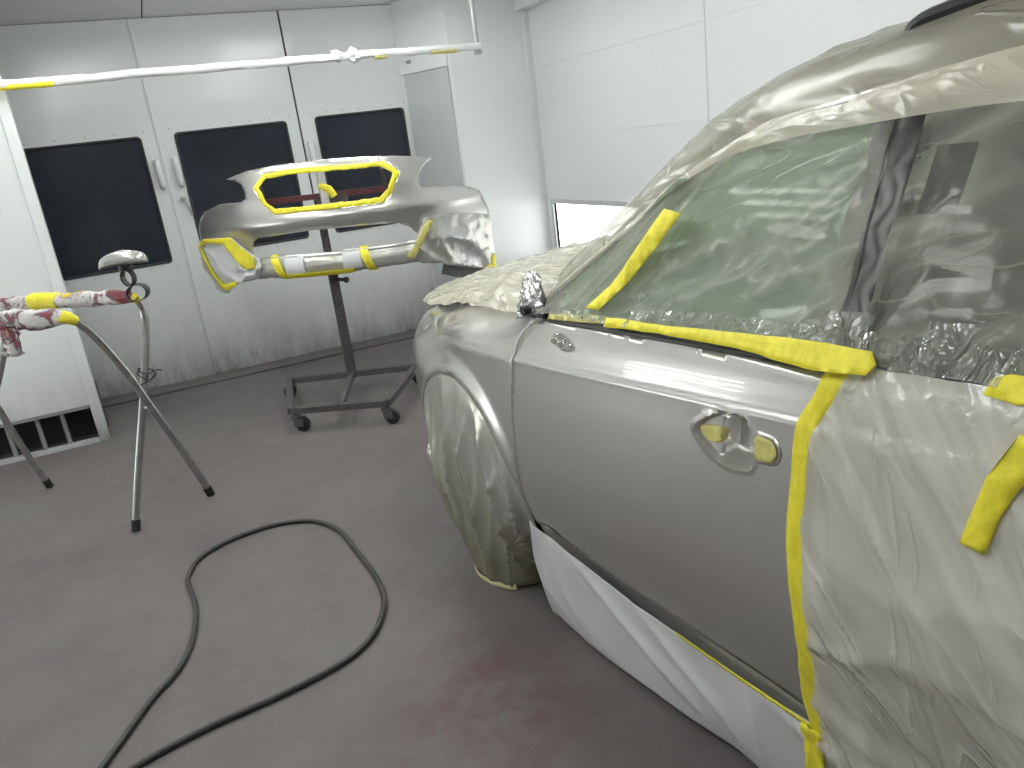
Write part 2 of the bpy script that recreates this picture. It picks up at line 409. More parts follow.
# right wall with an opening for the lit side panel
bm = bmesh.new()
PY0, PY1, PZ0, PZ1 = 3.9, YF - .12, .42, .93
add_box(bm, (XR, YN, 0), (XR + .1, PY0, ZC)); add_box(bm, (XR, PY0, 0), (XR + .1, PY1, PZ0))
add_box(bm, (XR, PY0, PZ1), (XR + .1, PY1, ZC)); add_box(bm, (XR, PY1, 0), (XR + .1, YB, ZC))
wr = S(link('wall_right', bm, m_wall_r, smooth=False))
lp = empty('side_light_panel', (XR, (PY0 + PY1) / 2, .675))
tag(lp, 'glowing white light panel low in the right wall behind the car', 'light')
def local(o, parent):
    o.location = o.location - Vector(parent.location); return o
box('diffuser', (.02, PY0 - lp.location.y, PZ0 - .675), (.04, PY1 - lp.location.y, PZ1 - .675), m_panel, lp)
bm = bmesh.new(); y0, y1, z0, z1 = PY0 - lp.location.y, PY1 - lp.location.y, PZ0 - .675, PZ1 - .675
for a, b in (((-.012, y0 - .03, z1 - .0), (.02, y1 + .03, z1 + .035)), ((-.012, y0 - .03, z0 - .03), (.02, y1 + .03, z0)), ((-.012, y1, z0), (.02, y1 + .03, z1)), ((-.012, y0 - .03, z0), (.02, y0, z1))):
    add_box(bm, a, b)
link('frame', bm, m_graypanel, lp, smooth=False)
for k_, (y0_, y1_, zz0, zz1) in enumerate(((2.3, 3.6, .95, 1.80), (.7, 2.0, .95, 1.80), (-.9, .4, .95, 1.80))):
    w_ = S(box(f'window_{k_ + 1}', (XL, y0_, zz0), (XL + .012, y1_, zz1), m_winp, None))
# shallow panel joints on the right wall, thin cover strips
def strip(name, lo, hi, m): return S(box(name, lo, hi, m))
m_joint = simple('pale panel joint', (.72, .74, .745), .5)
strip('trim_1', (XR - .004, 3.665, .95), (XR, 3.675, ZC), m_joint)
strip('trim_2', (XR - .004, 2.0, 1.438), (XR, YF, 1.446), m_joint)
strip('trim_3', (XR - .004, 2.0, 1.955), (XR, YF, 1.961), m_joint)
strip('trim_4', (XR - .05, YF - .02, .95), (XR, YF, 2.37), m_joint)
S(box('trim_5', (XR - .10, YN, 2.375), (XR, YF, 2.44), m_wall))
# white return wall next to the back doors, and the slanted one with its grey panel
S(box('wall_return', (XB, YF, 0), (XR, YF + .1, ZC), m_wall))
strip('trim_6', (XB, YF - .004, 2.372), (XR - .10, YF, 2.380), m_joint)
d0 = Vector((2.04, YB, 0)); d1 = Vector((XB, YF, 0)); dd = (d1 - d0); dl = dd.length; ang = math.atan2(dd.y, dd.x)
Ms = Matrix.Translation(d0) @ Matrix.Rotation(ang, 4, 'Z')
bm = bmesh.new(); add_box(bm, (0, 0, 0), (dl, .1, ZC), Ms); S(link('wall_slant', bm, m_wall, smooth=False))
sd = empty('door_4', d0, ang); S(sd)
box('leaf', (.05, -.018, .02), (dl - .025, -.002, 2.03), m_graypanel, sd, .003)
box('top_rail', (.02, -.022, 2.035), (dl - .02, -.002, 2.16), m_wall, sd, .003)
box('bolt', (.12, -.04, 2.11), (.16, -.022, 2.13), m_steel, sd, .003)
# back wall: frame behind the door leaves
S(box('wall_back', (XL, YB + .03, 0), (XR, YB + .12, ZC), m_dark))
def back_door(n, x0, x1, wx0, wx1, wz0, wz1, pulls, lever, joint):
    bm = bmesh.new(); z1 = ZC - .004; y0, y1 = YB, YB + .03
    for a, b in (((x0, y0, .012), (wx0, y1, z1)), ((wx1, y0, .012), (x1, y1, z1)), ((wx0, y0, .012), (wx1, y1, wz0)), ((wx0, y0, wz1), (wx1, y1, z1))): add_box(bm, a, b)
    bmesh.ops.remove_doubles(bm, verts=bm.verts, dist=1e-5)
    d = link(f'door_{n}', bm, m_wall, smooth=False); S(d)
    # dark pane with rounded corners and a slim gasket
    def rr(x0, x1, z0, z1, r):
        return [(cx + r * math.cos(t), cz + r * math.sin(t)) for cx, cz, a in ((x1 - r, z1 - r, 0), (x0 + r, z1 - r, 90), (x0 + r, z0 + r, 180), (x1 - r, z0 + r, 270)) for t in [math.radians(a + k * 15) for k in range(7)]]
    out, inn = rr(wx0 - .008, wx1 + .008, wz0 - .008, wz1 + .008, .03), rr(wx0 + .008, wx1 - .008, wz0 + .008, wz1 - .008, .025)
    patch('window_gasket', out, lambda a, b: (a, YB - .004, b), .2, m_seal, d, [inn], .008)
    box('window_pane', (wx0 - .002, YB + .006, wz0 - .002), (wx1 + .002, YB + .012, wz1 + .002), m_winp, d)
    bm = bmesh.new()
    for x in np.linspace(wx0 - .03, wx1 + .03, 7):
        for z in (wz0 - .035, wz1 + .035):
            bmesh.ops.create_uvsphere(bm, u_segments=6, v_segments=4, radius=.006, matrix=Matrix.Translation((x, YB, z)) @ Matrix.Scale(.5, 4, (0, 1, 0)))
    o = link('rivet', bm, m_steel, d)
    for px in pulls:
        bm = bmesh.new()
        add_box(bm, (px - .034, YB - .006, 1.40), (px + .034, YB, 1.66)); link('pull_plate', bm, m_wall, d, False, bevel=.004)
        add = bmesh.new(); add_tube(add, crom([(px, YB - .004, 1.62), (px, YB - .03, 1.60), (px, YB - .038, 1.53), (px, YB - .03, 1.46), (px, YB - .004, 1.44)], 6), .024, 10)
        link('pull_handle', add, m_wall, d)
    if lever is not None:
        bm = bmesh.new(); add_tube(bm, [(lever, YB, 1.34), (lever, YB - .03, 1.34)], .02, 14)
        add_tube(bm, [(lever, YB - .034, 1.345), (lever + .02, YB - .036, 1.29), (lever + .035, YB - .036, 1.22)], .008, 8)
        link('lever_handle', bm, m_steel, d)
    if joint is not None:
        box('cover_strip', (joint - .012, YB - .01, .02), (joint + .012, YB - .001, z1), m_wall, d, .004)
    return d
back_door(1, -1.4, .176, -.98, .070, .915, 1.792, (.140,), None, .186)
back_door(2, .198, 1.180, .300, 1.085, .93, 1.792, (.262,), .250, None)
back_door(3, 1.194, 2.04, 1.312, 2.012, .93, 1.797, (1.235,), 1.262, None)
bm = bmesh.new(); add_box(bm, (-1.4, 6.03, 0), (2.2, YB - .002, .012)); S(link('trim_7', bm, m_floor, smooth=False, bevel=.004))
strip('trim_8', (-1.4, 6.018, -.01), (2.2, 6.03, .003), m_dark)
strip('trim_9', (.27, 5.3, ZC - .004), (.276, YB, ZC), m_dark)
# exhaust pier at the left, with a barred opening at its foot
XP = -.545
bm = bmesh.new(); add_box(bm, (XL, 5.2, .24), (XP - .06, 5.25, ZC)); S(link('wall_pier', bm, m_wall, smooth=False))
bm = bmesh.new(); add_box(bm, (XP - .06, 5.185, 0), (XP, 5.25, ZC)); S(link('trim_10', bm, m_wall, smooth=False, bevel=.006))
S(box('trim_11', (XL, 5.195, 0), (XP - .06, 5.25, .022), m_graypanel))
S(box('wall_plenum', (XL, 5.45, 0), (XP - .02, 5.50, .32), m_dark)); S(box('trim_12', (XL, 5.25, .3), (XP - .02, 5.5, .32), m_dark)); S(box('trim_13', (XP - .04, 5.25, 0), (XP - .02, 5.5, .3), m_dark))
va = empty('exhaust_vent', (-.95, 5.24, 0)); tag(va, 'dark barred exhaust opening at the foot of the left pier', 'vent')
m_fin = simple('dusty grey vent bar', (.22, .22, .215), .5)
for k, x in enumerate((-1.36, -1.22, -1.065, -.905, -.77)):
    bm = bmesh.new(); add_box(bm, (x + .95 - .011, -.012, .02), (x + .95 + .011, .03, .24)); link('bar', bm, m_fin, va, False)
box('top_lip', (-.55, -.045, .225), (.34, -.038, .245), m_fin, va); box('backing', (-1.3, .17, 0), (.34, .18, .24), m_dark, va)

# lamps: four-tube fluorescent fixtures over the bay and along the upper left side
def lamp(name, loc, rx, ry, rz, label, group, ln=1.2, mt=None):
    o = empty(name, loc); o.rotation_euler = (rx, ry, rz); tag(o, label, 'light', group)
    bm = bmesh.new(); add_box(bm, (-.30, -ln / 2 - .04, .0), (.30, ln / 2 + .04, .05)); link('housing', bm, m_housing, o, False, bevel=.006)
    for x in (-.21, -.07, .07, .21):
        bm = bmesh.new(); add_tube(bm, [(x, -ln / 2, -.025), (x, ln / 2, -.025)], .019, 8); link('tube', bm, mt or m_tube, o)
    return o
cl = 'white four tube ceiling lamp over the spray bay'
for x, y in ((1.2, 4.6), (-.3, 4.3), (-.7, 2.5), (-.7, .5), (1.2, 2.4)):
    lamp('ceiling_lamp', (x, y, ZC - .055), 0, 0, 0, cl, 'four tube lamps under the ceiling')
for y in (4.42,):
    lamp('side_lamp', (XL + .056, y - .17, .56), 0, math.radians(-90), 0, 'white four tube lamp low on the left wall of the booth', None, 1.2, m_tube_s)

# ------------------------------------------------------------------ wrapped rail hanging across the doors
YRL = 5.12
rl = empty('wrapped_rail', (1.0, YRL, 2.08)); tag(rl, 'white film wrapped rail hung across the booth in front of the doors', 'rail')
pts = [(x - 1.0, .0 + .004 * ns(x * 4), .006 * ns(x * 3, 5) + (x - 1) * .003) for x in np.linspace(-1.7, 2.26, 90)]
tube('wrapping', pts, lambda t: .024 + .004 * ns(t * 60, 2), m_wrapw, rl, 12, .25)
tube('knot', [(x - 1.0, 0, .004) for x in np.linspace(1.25, 1.42, 12)], lambda t: .032 + .02 * math.sin(t * 9) * math.sin(math.pi * t), m_wrapw, rl, 12, .8)
tube('tape_band', [(x - 1.0, -.002, -.012) for x in np.linspace(-.9, -.30, 16)], lambda t: .021, m_yel, rl, 12, .1)
tube('tape_band', [(x - 1.0, -.002, -.010) for x in np.linspace(1.9, 2.08, 8)], lambda t: .0195, m_yel2, rl, 12, .1)
tube('tape_band', [(x - 1.0, -.002, -.012) for x in np.linspace(1.52, 1.6, 6)], lambda t: .018, m_yel2, rl, 12, .1)
tube('hanger_pipe', [(1.235, 0, .01), (1.235, 0, ZC - 2.08)], .016, m_wall, rl, 12)
bm = bmesh.new(); add_box(bm, (1.215, -.012, -.05), (1.262, .02, -.012)); link('end_clamp', bm, m_steel, rl, False, bevel=.004)

# ------------------------------------------------------------------ the car: side surface described by s (along, + to the front) and z
OX, OY, YAW = .80, 2.05, math.radians(4)
ux, uy = -math.sin(YAW), math.cos(YAW); wx, wy = math.cos(YAW), math.sin(YAW)
def W(s, v, z): return Vector((OX + ux * s + wx * v, OY + uy * s + wy * v, z))
HALF = .92
def zc(s): return .892 - .085 * min(s, 0) - .05 * max(s, 0)
def zb(s): return (1.027 - .055 * s) if s < .2 else 1.016 - .08 * (s - .2)
def plan(s):
    if s < -1.9: return .10 * ((-1.9 - s) / 1.2) ** 2
    return spl(s, [(.2, 0), (.55, .012), (.8, .075), (1.0, .155), (1.15, .26), (1.28, .42), (1.35, .7)])
def vside(s, z):
    t = zc(s) - z
    if t >= 0: d = spl(t, [(0, 0), (.02, -.001), (.10, -.008), (.20, -.014), (.30, -.013), (.40, .004), (.50, .03), (.58, .055), (.68, .085)])
    else:
        hh = z - zc(s); b = zb(s) - zc(s)
        dd = spl(hh, [(0, 0), (.005, .003), (.010, .0062), (.016, .0078), (.03, .0098), (.05, .0133), (.08, .0208), (b, .034)]) if z < zb(s) else .034 + spl(z - zb(s), [(0, 0), (.03, .02), (.42, .205), (.5, .27), (.56, .43)])
        ff = .085 * (hh / .1) ** 1.6
        k = sm(-.35, .15, s); d = dd * (1 - k) + ff * k
    return d + plan(s) + .13 * sm(.15, .85, s) * sm(.70, 1.0, z)
AC, AZ, AR = .265, .39, .381           # wheel arch
def cside(s, z, off=0):
    r = math.hypot(s - AC, z - AZ); fl = .012 * sm(AR + .07, AR + .015, r)
    return W(s, vside(s, z) - off - fl, z)
# handle cup pressed into the door
CUP = [tuple(p) for p in crom([(-.906, .914), (-.928, .936), (-.953, .951), (-.985, .964), (-1.013, .969), (-1.038, .964), (-1.056, .950), (-1.066, .927), (-1.066, .895), (-1.056, .876), (-1.038, .869), (-1.007, .864), (-.975, .868), (-.945, .879), (-.92, .897)], 4, True)]
LEDGE = [(-.90, .98), (-.985, .98), (-.985, .895), (-.975, .85), (-.90, .85)]
def cup_depth(s, z):
    if not (-1.09 < s < -.88 and .84 < z < .99): return 0
    q = dseg((s, z), CUP)
    if not inpoly(s, z, CUP): return -.003 * sm(.012, .0, q)   # soft raised rim
    d = .046 * math.sin(min(1, q / .026) * math.pi / 2)
    if inpoly(s, z, LEDGE): d = d + (min(d, .012) - d) * sm(.0, .012, dseg((s, z), LEDGE))
    return d
car = empty('car', W(-.6, HALF, 0)); CARINV = Matrix.Translation(-Vector(car.location))
tag(car, 'silver beige metallic car with its roof, bonnet and rear masked in plastic film', 'car')
def cl_(o):        # parts are modelled in world space, then hung from the car's empty
    o.parent = car; o.matrix_parent_inverse = CARINV; return o
door_front = [(-.31, 1.036), (-.245, 1.012), (-.20, .985), (-.168, .906), (-.150, .785), (-.140, .63), (-.128, .48), (-.128, .42), (-.14, .375)]
door_bot = [(-.30, .362), (-.45, .356), (-.67, .349), (-.87, .345), (-1.02, .346)]
def rear_edge(z): return pl(z, [(.33, -1.130), (.42, -1.140), (.54, -1.166), (.66, -1.171), (.79, -1.166), (.90, -1.171), (1.0, -1.178), (1.05, -1.203), (1.1, -1.225)])
door_rear = [(rear_edge(z), z) for z in (.337, .42, .5, .6, .75, .9, .96, 1.0, 1.05, 1.083)]
door_top = [(s, zb(s) - .007) for s in np.linspace(-1.10, -.40, 9)]
CREASE = [(lambda s, k=k: zc(s) + k) for k in (-.016, -.006, 0, .003, .006, .009, .012, .016, .022, .03)]
door_out = door_front + door_bot + door_rear + door_top
fd = cl_(patch('front_door', door_out, lambda s, z: cside(s, z, -cup_depth(s, z)), .016, m_paint, None, (), .010, -1, (-1.09, -.88, .84, .962), .003, 35, CREASE))
# solidify direction check happens through recalculated normals; a lining closes the back
# fender
arc = [(AC + AR * math.cos(a), AZ + AR * math.sin(a)) for a in np.linspace(math.radians(-12), math.radians(182), 40)]
fend = arc + [(p[0] + .0026, p[1]) for p in door_front[:-1][::-1]] + [(-.29, 1.07), (-.16, 1.075), (0, 1.045), (.217, 1.003), (.374, .980), (.55, .952), (.72, .915), (.88, .86), (.98, .79), (1.02, .68), (1.0, .56), (.90, .46), (.72, .31)]
cl_(patch('front_fender', fend, cside, .016, m_paint, None, (), .006, -1, None, .004, 35))
# sill and rear door
sill = [(-.125, .365), (-.40, .352), (-.86, .337), (-1.14, .336), (-2.15, .36), (-2.15, .22), (-1.1, .205), (-.12, .24)]
cl_(patch('sill', sill, lambda s, z: cside(s, z, -.012), .03, m_paint, None, (), .01, -1))
rdo = [(rear_edge(z) - .006, z) for z in (.337, .42, .5, .6, .75, .9, .96, 1.0, 1.05, 1.09)] + [(s, zb(s) - .002) for s in np.linspace(-1.3, -2.15, 7)] + [(-2.2, 1.0), (-2.17, .8), (-2.0, .55), (-1.9, .345)]
cl_(patch('rear_door', rdo, cside, .025, m_paint, None, (), .010, -1, None, .004, 35, CREASE))
qtr = [(-2.16, zb(-2.16)), (-2.21, 1.0), (-2.18, .8), (-2.02, .56), (-1.93, .36), (-2.0, .36), (-2.03, .48), (-2.15, .64), (-2.35, .72), (-2.55, .66), (-2.68, .5), (-2.72, .3), (-3.05, .34), (-3.1, .9), (-3.05, zb(-3.05))]
cl_(patch('rear_quarter', qtr, cside, .04, m_paint, None, (), .01, -1))
# inner dark structure seen through the gaps
bm = bmesh.new()
add_box(bm, (-2.9, .16, .30), (-.1, 1.66, .36))
o = link('underbody', bm, m_dark, smooth=False)
o.matrix_world = Matrix.Identity(4)
for v in o.data.vertices: v.co = W(v.co.x, v.co.y, v.co.z)
cl_(o)
jam = [(-.16, .365), (-.13, .5), (-.15, .8), (-.24, .99), (-.25, 1.01), (-1.25, 1.06), (-1.25, .345)]
cl_(patch('door_lining', jam, lambda s, z: cside(s, z, -.10), .06, m_paint_in, None, (), .01, 0))
lin = [(.70, .30), (.72, .55), (.55, .76), (.3, .83), (.05, .76), (-.04, .62), (-.055, .5), (-.06, .30)]
cl_(grid('wheel_liner', 24, 4, lambda u_, v_: W(AC + (AR + .01) * math.cos(math.radians(-14 + 200 * u_)), .055 + .30 * v_, AZ + (AR + .01) * math.sin(math.radians(-14 + 200 * u_))), m_dark, None, .006))
# hood
def hood_z(s, v):
    vm = min(v, 2 * HALF - v); t = (HALF - vm) / HALF
    c = spl(s, [(-.1, 1.115), (.2, 1.098), (.8, .995), (1.05, .932), (1.2, .865), (1.32, .76)])
    return c - .10 * max(0, t) ** 2.4 - .02 * max(0, t) ** 10
hood_v0 = lambda s: max(.10, plan(s) + .09)
cl_(grid('hood', 36, 30, lambda a, b: (lambda s: (lambda v0: W(s, v0 + (2 * HALF - 2 * v0) * b, hood_z(s, v0 + (2 * HALF - 2 * v0) * b)))(hood_v0(s)))(-.02 + 1.34 * a), m_paint, None, .006, 0))
# greenhouse profile
RAIL = [(-.26, 1.055), (-.32, 1.105), (-.45, 1.195), (-.58, 1.28), (-.70, 1.362), (-.83, 1.425), (-.96, 1.452), (-1.10, 1.466), (-1.34, 1.481), (-1.75, 1.475), (-2.2, 1.43), (-2.6, 1.35), (-2.9, 1.22)]
RAIL.sort()
def zr(s): return max(zb(s) + .012, spl(s, RAIL))
def vr(s): return vside(min(s, -.26), zr(s))
def roof_z(s, v):
    vm = min(v, 2 * HALF - v); t = max(0, (HALF - vm) / HALF)
    c = spl(s, [(-2.95, 1.35), (-2.4, 1.58), (-1.9, 1.66), (-1.4, 1.685), (-1.0, 1.636), (-.8, 1.61), (-.6, 1.56), (-.2, 1.5)])
    return c - .20 * t * t - 7.5 * max(0, t - .5) ** 3
def wind_z(s, v):
    vm = min(v, 2 * HALF - v); t = max(0, (HALF - vm) / (HALF - .15))
    return 1.043 + .585 * (.30 - s) - .27 * t ** 3.0
def top_z(s, v):
    a, b = roof_z(s, v), wind_z(s, v); k = .05
    hh = max(0, min(1, .5 + .5 * (b - a) / k))
    z = b * (1 - hh) + a * hh - k * hh * (1 - hh)
    e = zr(s) + .015                                    # never below the rail
    vm = min(v, 2 * HALF - v); ve = vr(s) + .025
    return max(z, e + (z - e) * sm(0, .12, vm - ve)) if vm < ve + .12 else z
def top_grid(name, s0, s1, off, m, nu, nv, e0=.025, cap=None, parent=True, fold=None):
    def fn(a, b):
        s = s0 + (s1 - s0) * a; v0 = vr(s) + e0; v = v0 + (2 * HALF - 2 * v0) * b
        z = top_z(s, v) + off
        if fold: z += fold(s, v)
        return W(s, v, z)
    o = grid(name, nu, nv, fn, m, None, .004, 0)
    return cl_(o) if parent else o
top_grid('roof', -2.9, -.78, 0, m_paint, 50, 30)
def wind_fn(a, b):
    v = .13 + (2 * HALF - .26) * b; vm = min(v, 2 * HALF - v); t = (HALF - vm) / (HALF - .15)
    s_bot = .30 - .50 * t ** 2.2; s_top = -.72 - .02 * t
    s = s_bot + (s_top - s_bot) * a
    return W(s, v, min(top_z(s, max(v, vr(s) + .02) if v < HALF else min(v, 2 * HALF - vr(s) - .02)), 9) - .03)
cl_(grid('windshield', 24, 30, wind_fn, m_glass_f, None, .004, 0))
# rail / pillar strips (near side and far side)
def mirror(s, v, z): return W(s, 2 * HALF - v, z)
for far in (0, 1):
    P = mirror if far else (lambda s, v, z: W(s, v, z))
    cl_(grid('roof_rail', 60, 3, lambda a, b: (lambda s: P(s, vr(s) + .028 * b + .006, zr(s) + .018 * b - .004))(-.22 - 2.6 * a), m_paint, None, .012, 0))
    cl_(patch('front_window', [(-.34, zb(-.34) + .004)] + [(s, zb(s) + .004) for s in (-.5, -.8, -1.14)] + [(-1.145, 1.25), (-1.142, zr(-1.142))] + [(s, zr(s)) for s in (-1.0, -.83, -.7, -.58, -.45, -.36)], lambda s, z: P(s, vside(s, z) + .012, z), .06, m_glass_f, None, (), .003))
    cl_(patch('rear_window', [(s, zb(s) + .004) for s in (-1.24, -1.5, -1.8, -2.1)] + [(-2.2, 1.3), (-2.15, zr(-2.15))] + [(s, zr(s)) for s in (-1.9, -1.6, -1.235)], lambda s, z: P(s, vside(s, z) + .012, z), .06, m_glass_r, None, (), .003))
    cl_(patch('pillar_frame', [(-1.14, zb(-1.14)), (-1.195, zb(-1.195)), (-1.175, zr(-1.175)), (-1.14, zr(-1.14))], lambda s, z: P(s, vside(s, z) + .003, z), .05, m_frame, None, (), .02))
    cl_(patch('belt_strap', [(-1.29, zb(-1.29)), (-1.33, zb(-1.33)), (-1.30, 1.40), (-1.26, 1.40)], lambda s, z: P(s, vside(s, z) + .022, z), .05, m_trimblk, None, (), .004))
    cl_(patch('pillar_trim', [(-1.14, zb(-1.14)), (-1.235, zb(-1.235)), (-1.235, zr(-1.235)), (-1.14, zr(-1.14))], lambda s, z: P(s, vside(s, z) + .006, z), .05, m_trimblk, None, (), .02))
    cl_(patch('rear_pillar', [(-2.15, zb(-2.15)), (-2.9, zb(-2.9)), (-2.85, zr(-2.85)), (-2.5, zr(-2.5)), (-2.15, zr(-2.15))], lambda s, z: P(s, vside(s, z) + .004, z), .06, m_paint, None, (), .01))
    cl_(grid('belt_molding', 40, 2, lambda a, b: (lambda s: P(s, vside(s, zb(s)) - .008 + .014 * b, zb(s) - .009 + .016 * b))(-.31 - 1.85 * a), m_mold, None, .006, 0))
far_out = [(-.31, 1.03), (-.1, .34), (-2.0, .34), (-2.9, .36), (-3.0, 1.1), (-2.2, 1.13), (-1.2, 1.085)]
cl_(patch('far_side', far_out, lambda s, z: mirror(s, vside(s, z), z), .06, m_paint, None, (), .01))
far_f = [(p[0], p[1]) for p in fend]
cl_(patch('far_fender', far_f, lambda s, z: mirror(s, vside(s, z), z), .05, m_paint, None, (), .01))
cl_(grid('tailgate', 6, 16, lambda a, b: W(-3.0 - .06 * math.sin(math.pi * a), .18 + 1.48 * b, .4 + .9 * a), m_paint, None, .01))
cl_(grid('front_panel', 6, 16, lambda a, b: (lambda v: W(1.02 - .16 * abs((v - HALF) / .7) ** 3, v, .35 + .42 * a))(.22 + 1.40 * b), m_dark, None, .01))
bm = bmesh.new(); add_tube(bm, crom([W(-1.05, .40, 1.57), W(-1.12, .40, 1.605), W(-1.5, .40, 1.63), W(-2.2, .40, 1.57), W(-2.26, .40, 1.53)], 8), .016, 8); cl_(link('roof_bar', bm, m_trimblk))
# interior: dash, seats
def seat(cv, s0):
    st = empty('front_seat', (0, 0, 0)); cl_(st)
    def cush(name, pts, wd, th):
        C = crom(pts, 6); n = len(C)
        def fn(a, b):
            i = min(n - 1, int(round(a * (n - 1)))); s, z = C[i]; t = b * 2 * math.pi
            r = (1 - (2 * a - 1) ** 8) ** .5 * .5 + .5
            tx = C[min(i + 1, n - 1)] - C[max(0, i - 1)]; tx = tx / (np.linalg.norm(tx) + 1e-9)
            k = math.copysign(abs(math.sin(t)) ** .6, math.sin(t)); kc = math.copysign(abs(math.cos(t)) ** .6, math.cos(t))
            return W(s - tx[1] * k * th * r, cv + kc * wd * r, z + tx[0] * k * th * r)
        bm = grid_bm(n - 1, 20, fn); bmesh.ops.remove_doubles(bm, verts=bm.verts, dist=1e-5)
        bmesh.ops.holes_fill(bm, edges=[e for e in bm.edges if e.is_boundary], sides=0)
        o = link(name, bm, m_seat, st); return o
    cush('seat_cushion', [(s0 + .30, .66), (s0 + .1, .64), (s0 - .16, .62)], .25, .07)
    cush('seat_back', [(s0 - .16, .66), (s0 - .24, .9), (s0 - .33, 1.2)], .24, .06)
    cush('headrest', [(s0 - .345, 1.25), (s0 - .36, 1.33), (s0 - .37, 1.41)], .14, .045)
seat(.52, -.95); seat(1.32, -.95)
cl_(grid('dashboard', 12, 20, lambda a, b: W(.28 - .75 * a, .16 + 1.52 * b, 1.03 - .02 * math.cos(3 * a) - .28 * max(0, a - .75) / .25), m_dash, None, .02))
bm = bmesh.new(); add_tube(bm, [W(-.60 - .12 * math.sin(t) * .5, .52 + .185 * math.cos(t), .98 + .17 * math.sin(t)) for t in np.linspace(0, 2 * math.pi, 33)], .015, 8, False)
cl_(link('steering_wheel', bm, m_dash))
# wheel
whl = empty('wheel'); cl_(whl)
def lathe(name, prof, s, z, v0, m, parent, seg=48):
    bm = grid_bm(seg, len(prof) - 1, lambda a, b: (lambda p: W(s + p[0] * math.cos(2 * math.pi * a), v0 + p[1], z + p[0] * math.sin(2 * math.pi * a)))(prof[int(round(b * (len(prof) - 1)))]), True)
    return link(name, bm, m, parent)
lathe('tire', [(.22, .0), (.25, -.015), (.30, -.02), (.325, -.005), (.335, .02), (.335, .18), (.325, .2), (.25, .215), (.22, .2)], AC, .335, .12, m_black, whl)
lathe('rim', [(.0, .05), (.06, .03), (.1, .045), (.18, .06), (.215, .03), (.225, .0), (.225, .2), (.1, .2), (.0, .2)], AC, .335, .12, m_steel, whl)
# mirror mount bare triangle with clip and silvery foil
mm = [(-.20, 1.03), (-.335, 1.045), (-.30, 1.09), (-.235, 1.125), (-.19, 1.10)]
mount = cl_(patch('mirror_mount', mm, lambda s, z: W(s, vside(s, min(z, 1.06)) + .3 * max(0, z - 1.06) - .012, z), .02, m_trimblk, None, (), .01))
foil = empty('mirror_foil', W(-.25, .03, 1.07)); tag(foil, 'crumpled silver foil wrap on the mirror mount at the front corner of the window', 'foil')
FI = Matrix.Translation(-Vector(foil.location))
m_foil = simple('crumpled silver foil', (.62, .62, .61), .2, .85, bstr=.8, bscale=40)
def foilfn(a, b):
    s = -.165 - .15 * a * (1 - .55 * b) - .03 * b; z = 1.018 + .13 * b + .03 * a * (1 - b)
    k = .014 * (1 - (2 * a - 1) ** 2) * (1 - (2 * b - 1) ** 2) + .010 * ridged(a * 5 + b * 3, b * 4) + .01
    return W(s, .045 + .30 * max(0, z - 1.05) - k, z)
o = grid('foil', 26, 22, foilfn, m_foil, foil, .002); o.matrix_parent_inverse = FI
bm = bmesh.new(); add_tube(bm, [W(-.245, .03, 1.055), W(-.245, .005, 1.055)], lambda t: .013, 14); o = link('socket', bm, m_black, foil); o.matrix_parent_inverse = FI
# clear sticker remnant on the door
cr_o = crom([(-.358, .991), (-.386, 1.016), (-.42, 1.012), (-.461, .997), (-.46, .983), (-.424, .978), (-.39, .985)], 4, True)
o = patch('film_scrap', [tuple(p) for p in cr_o], lambda s, z: cside(s, z, .003 + .006 * ridged(s * 40, z * 40)), .006, m_film_clear, None, (), .0012)
tag(o, 'small scrap of clear crinkled film stuck near the front top of the door', 'film')
# ------------------------------------------------------------------ masking tape on the car
def cpatch(name, out, m, off, label, cat, h=.02, thick=.0012, wr=.002, fr=30, extra=None):
    o = patch(name, out, lambda s, z: cside(s, z, off + wr * ns(s * fr, z * fr, 3) + (extra(s, z) if extra else 0)), h, m, None, (), thick, 0)
    return tag(o, label, cat)
tin = [(-1.198, 1.097), (-1.186, 1.047), (-1.160, .996), (-1.156, .908), (-1.151, .794), (-1.153, .652), (-1.142, .523), (-1.118, .398), (-1.115, .32), (-1.11, .27)]
tou = [(-1.255, 1.105), (-1.222, 1.042), (-1.198, .99), (-1.189, .883), (-1.186, .789), (-1.190, .672), (-1.192, .559), (-1.170, .438), (-1.155, .32), (-1.148, .262)]
tin = [tuple(p) for p in crom(tin, 5)]; tou = [tuple(p + np.array([.0015 * ns(p[1] * 60), 0])) for p in crom(tou, 5)]
cpatch('edge_tape', tin + tou[::-1], m_yel, .009, 'long yellow masking tape running down the rear edge of the front door', 'tape', .012, .0014, .003, 25)
bt = [(-.60, 1.066), (-.806, 1.086), (-1.023, 1.096), (-1.10, 1.094), (-1.19, 1.092), (-1.285, 1.103), (-1.295, 1.118), (-1.28, 1.134), (-1.16, 1.131), (-1.01, 1.119), (-.797, 1.101), (-.60, 1.085)]
cpatch('belt_tape', bt, m_yel, .026, 'yellow masking tape along the bottom of the front window', 'tape', .012, .0014, .004, 22, lambda s, z: .016 * sm(-.62, -.85, s))
bt2 = [(-.345, 1.045), (-.52, 1.060), (-.70, 1.076), (-.70, 1.088), (-.517, 1.077), (-.345, 1.06)]
cpatch('belt_tape', bt2, m_yel2, .012, 'pale tape strip under film at the front end of the window ledge', 'tape', .012, .0012, .004, 22)
cpatch('window_tape', [(-.735, 1.318), (-.69, 1.261), (-.582, 1.151), (-.512, 1.095), (-.562, 1.096), (-.649, 1.168), (-.744, 1.254), (-.79, 1.31)], m_yel, .030, 'yellow tape strip slanting up the front of the film covered window', 'tape', .02, .0014, .002, 30, lambda s, z: .028 * sm(1.14, 1.28, z))
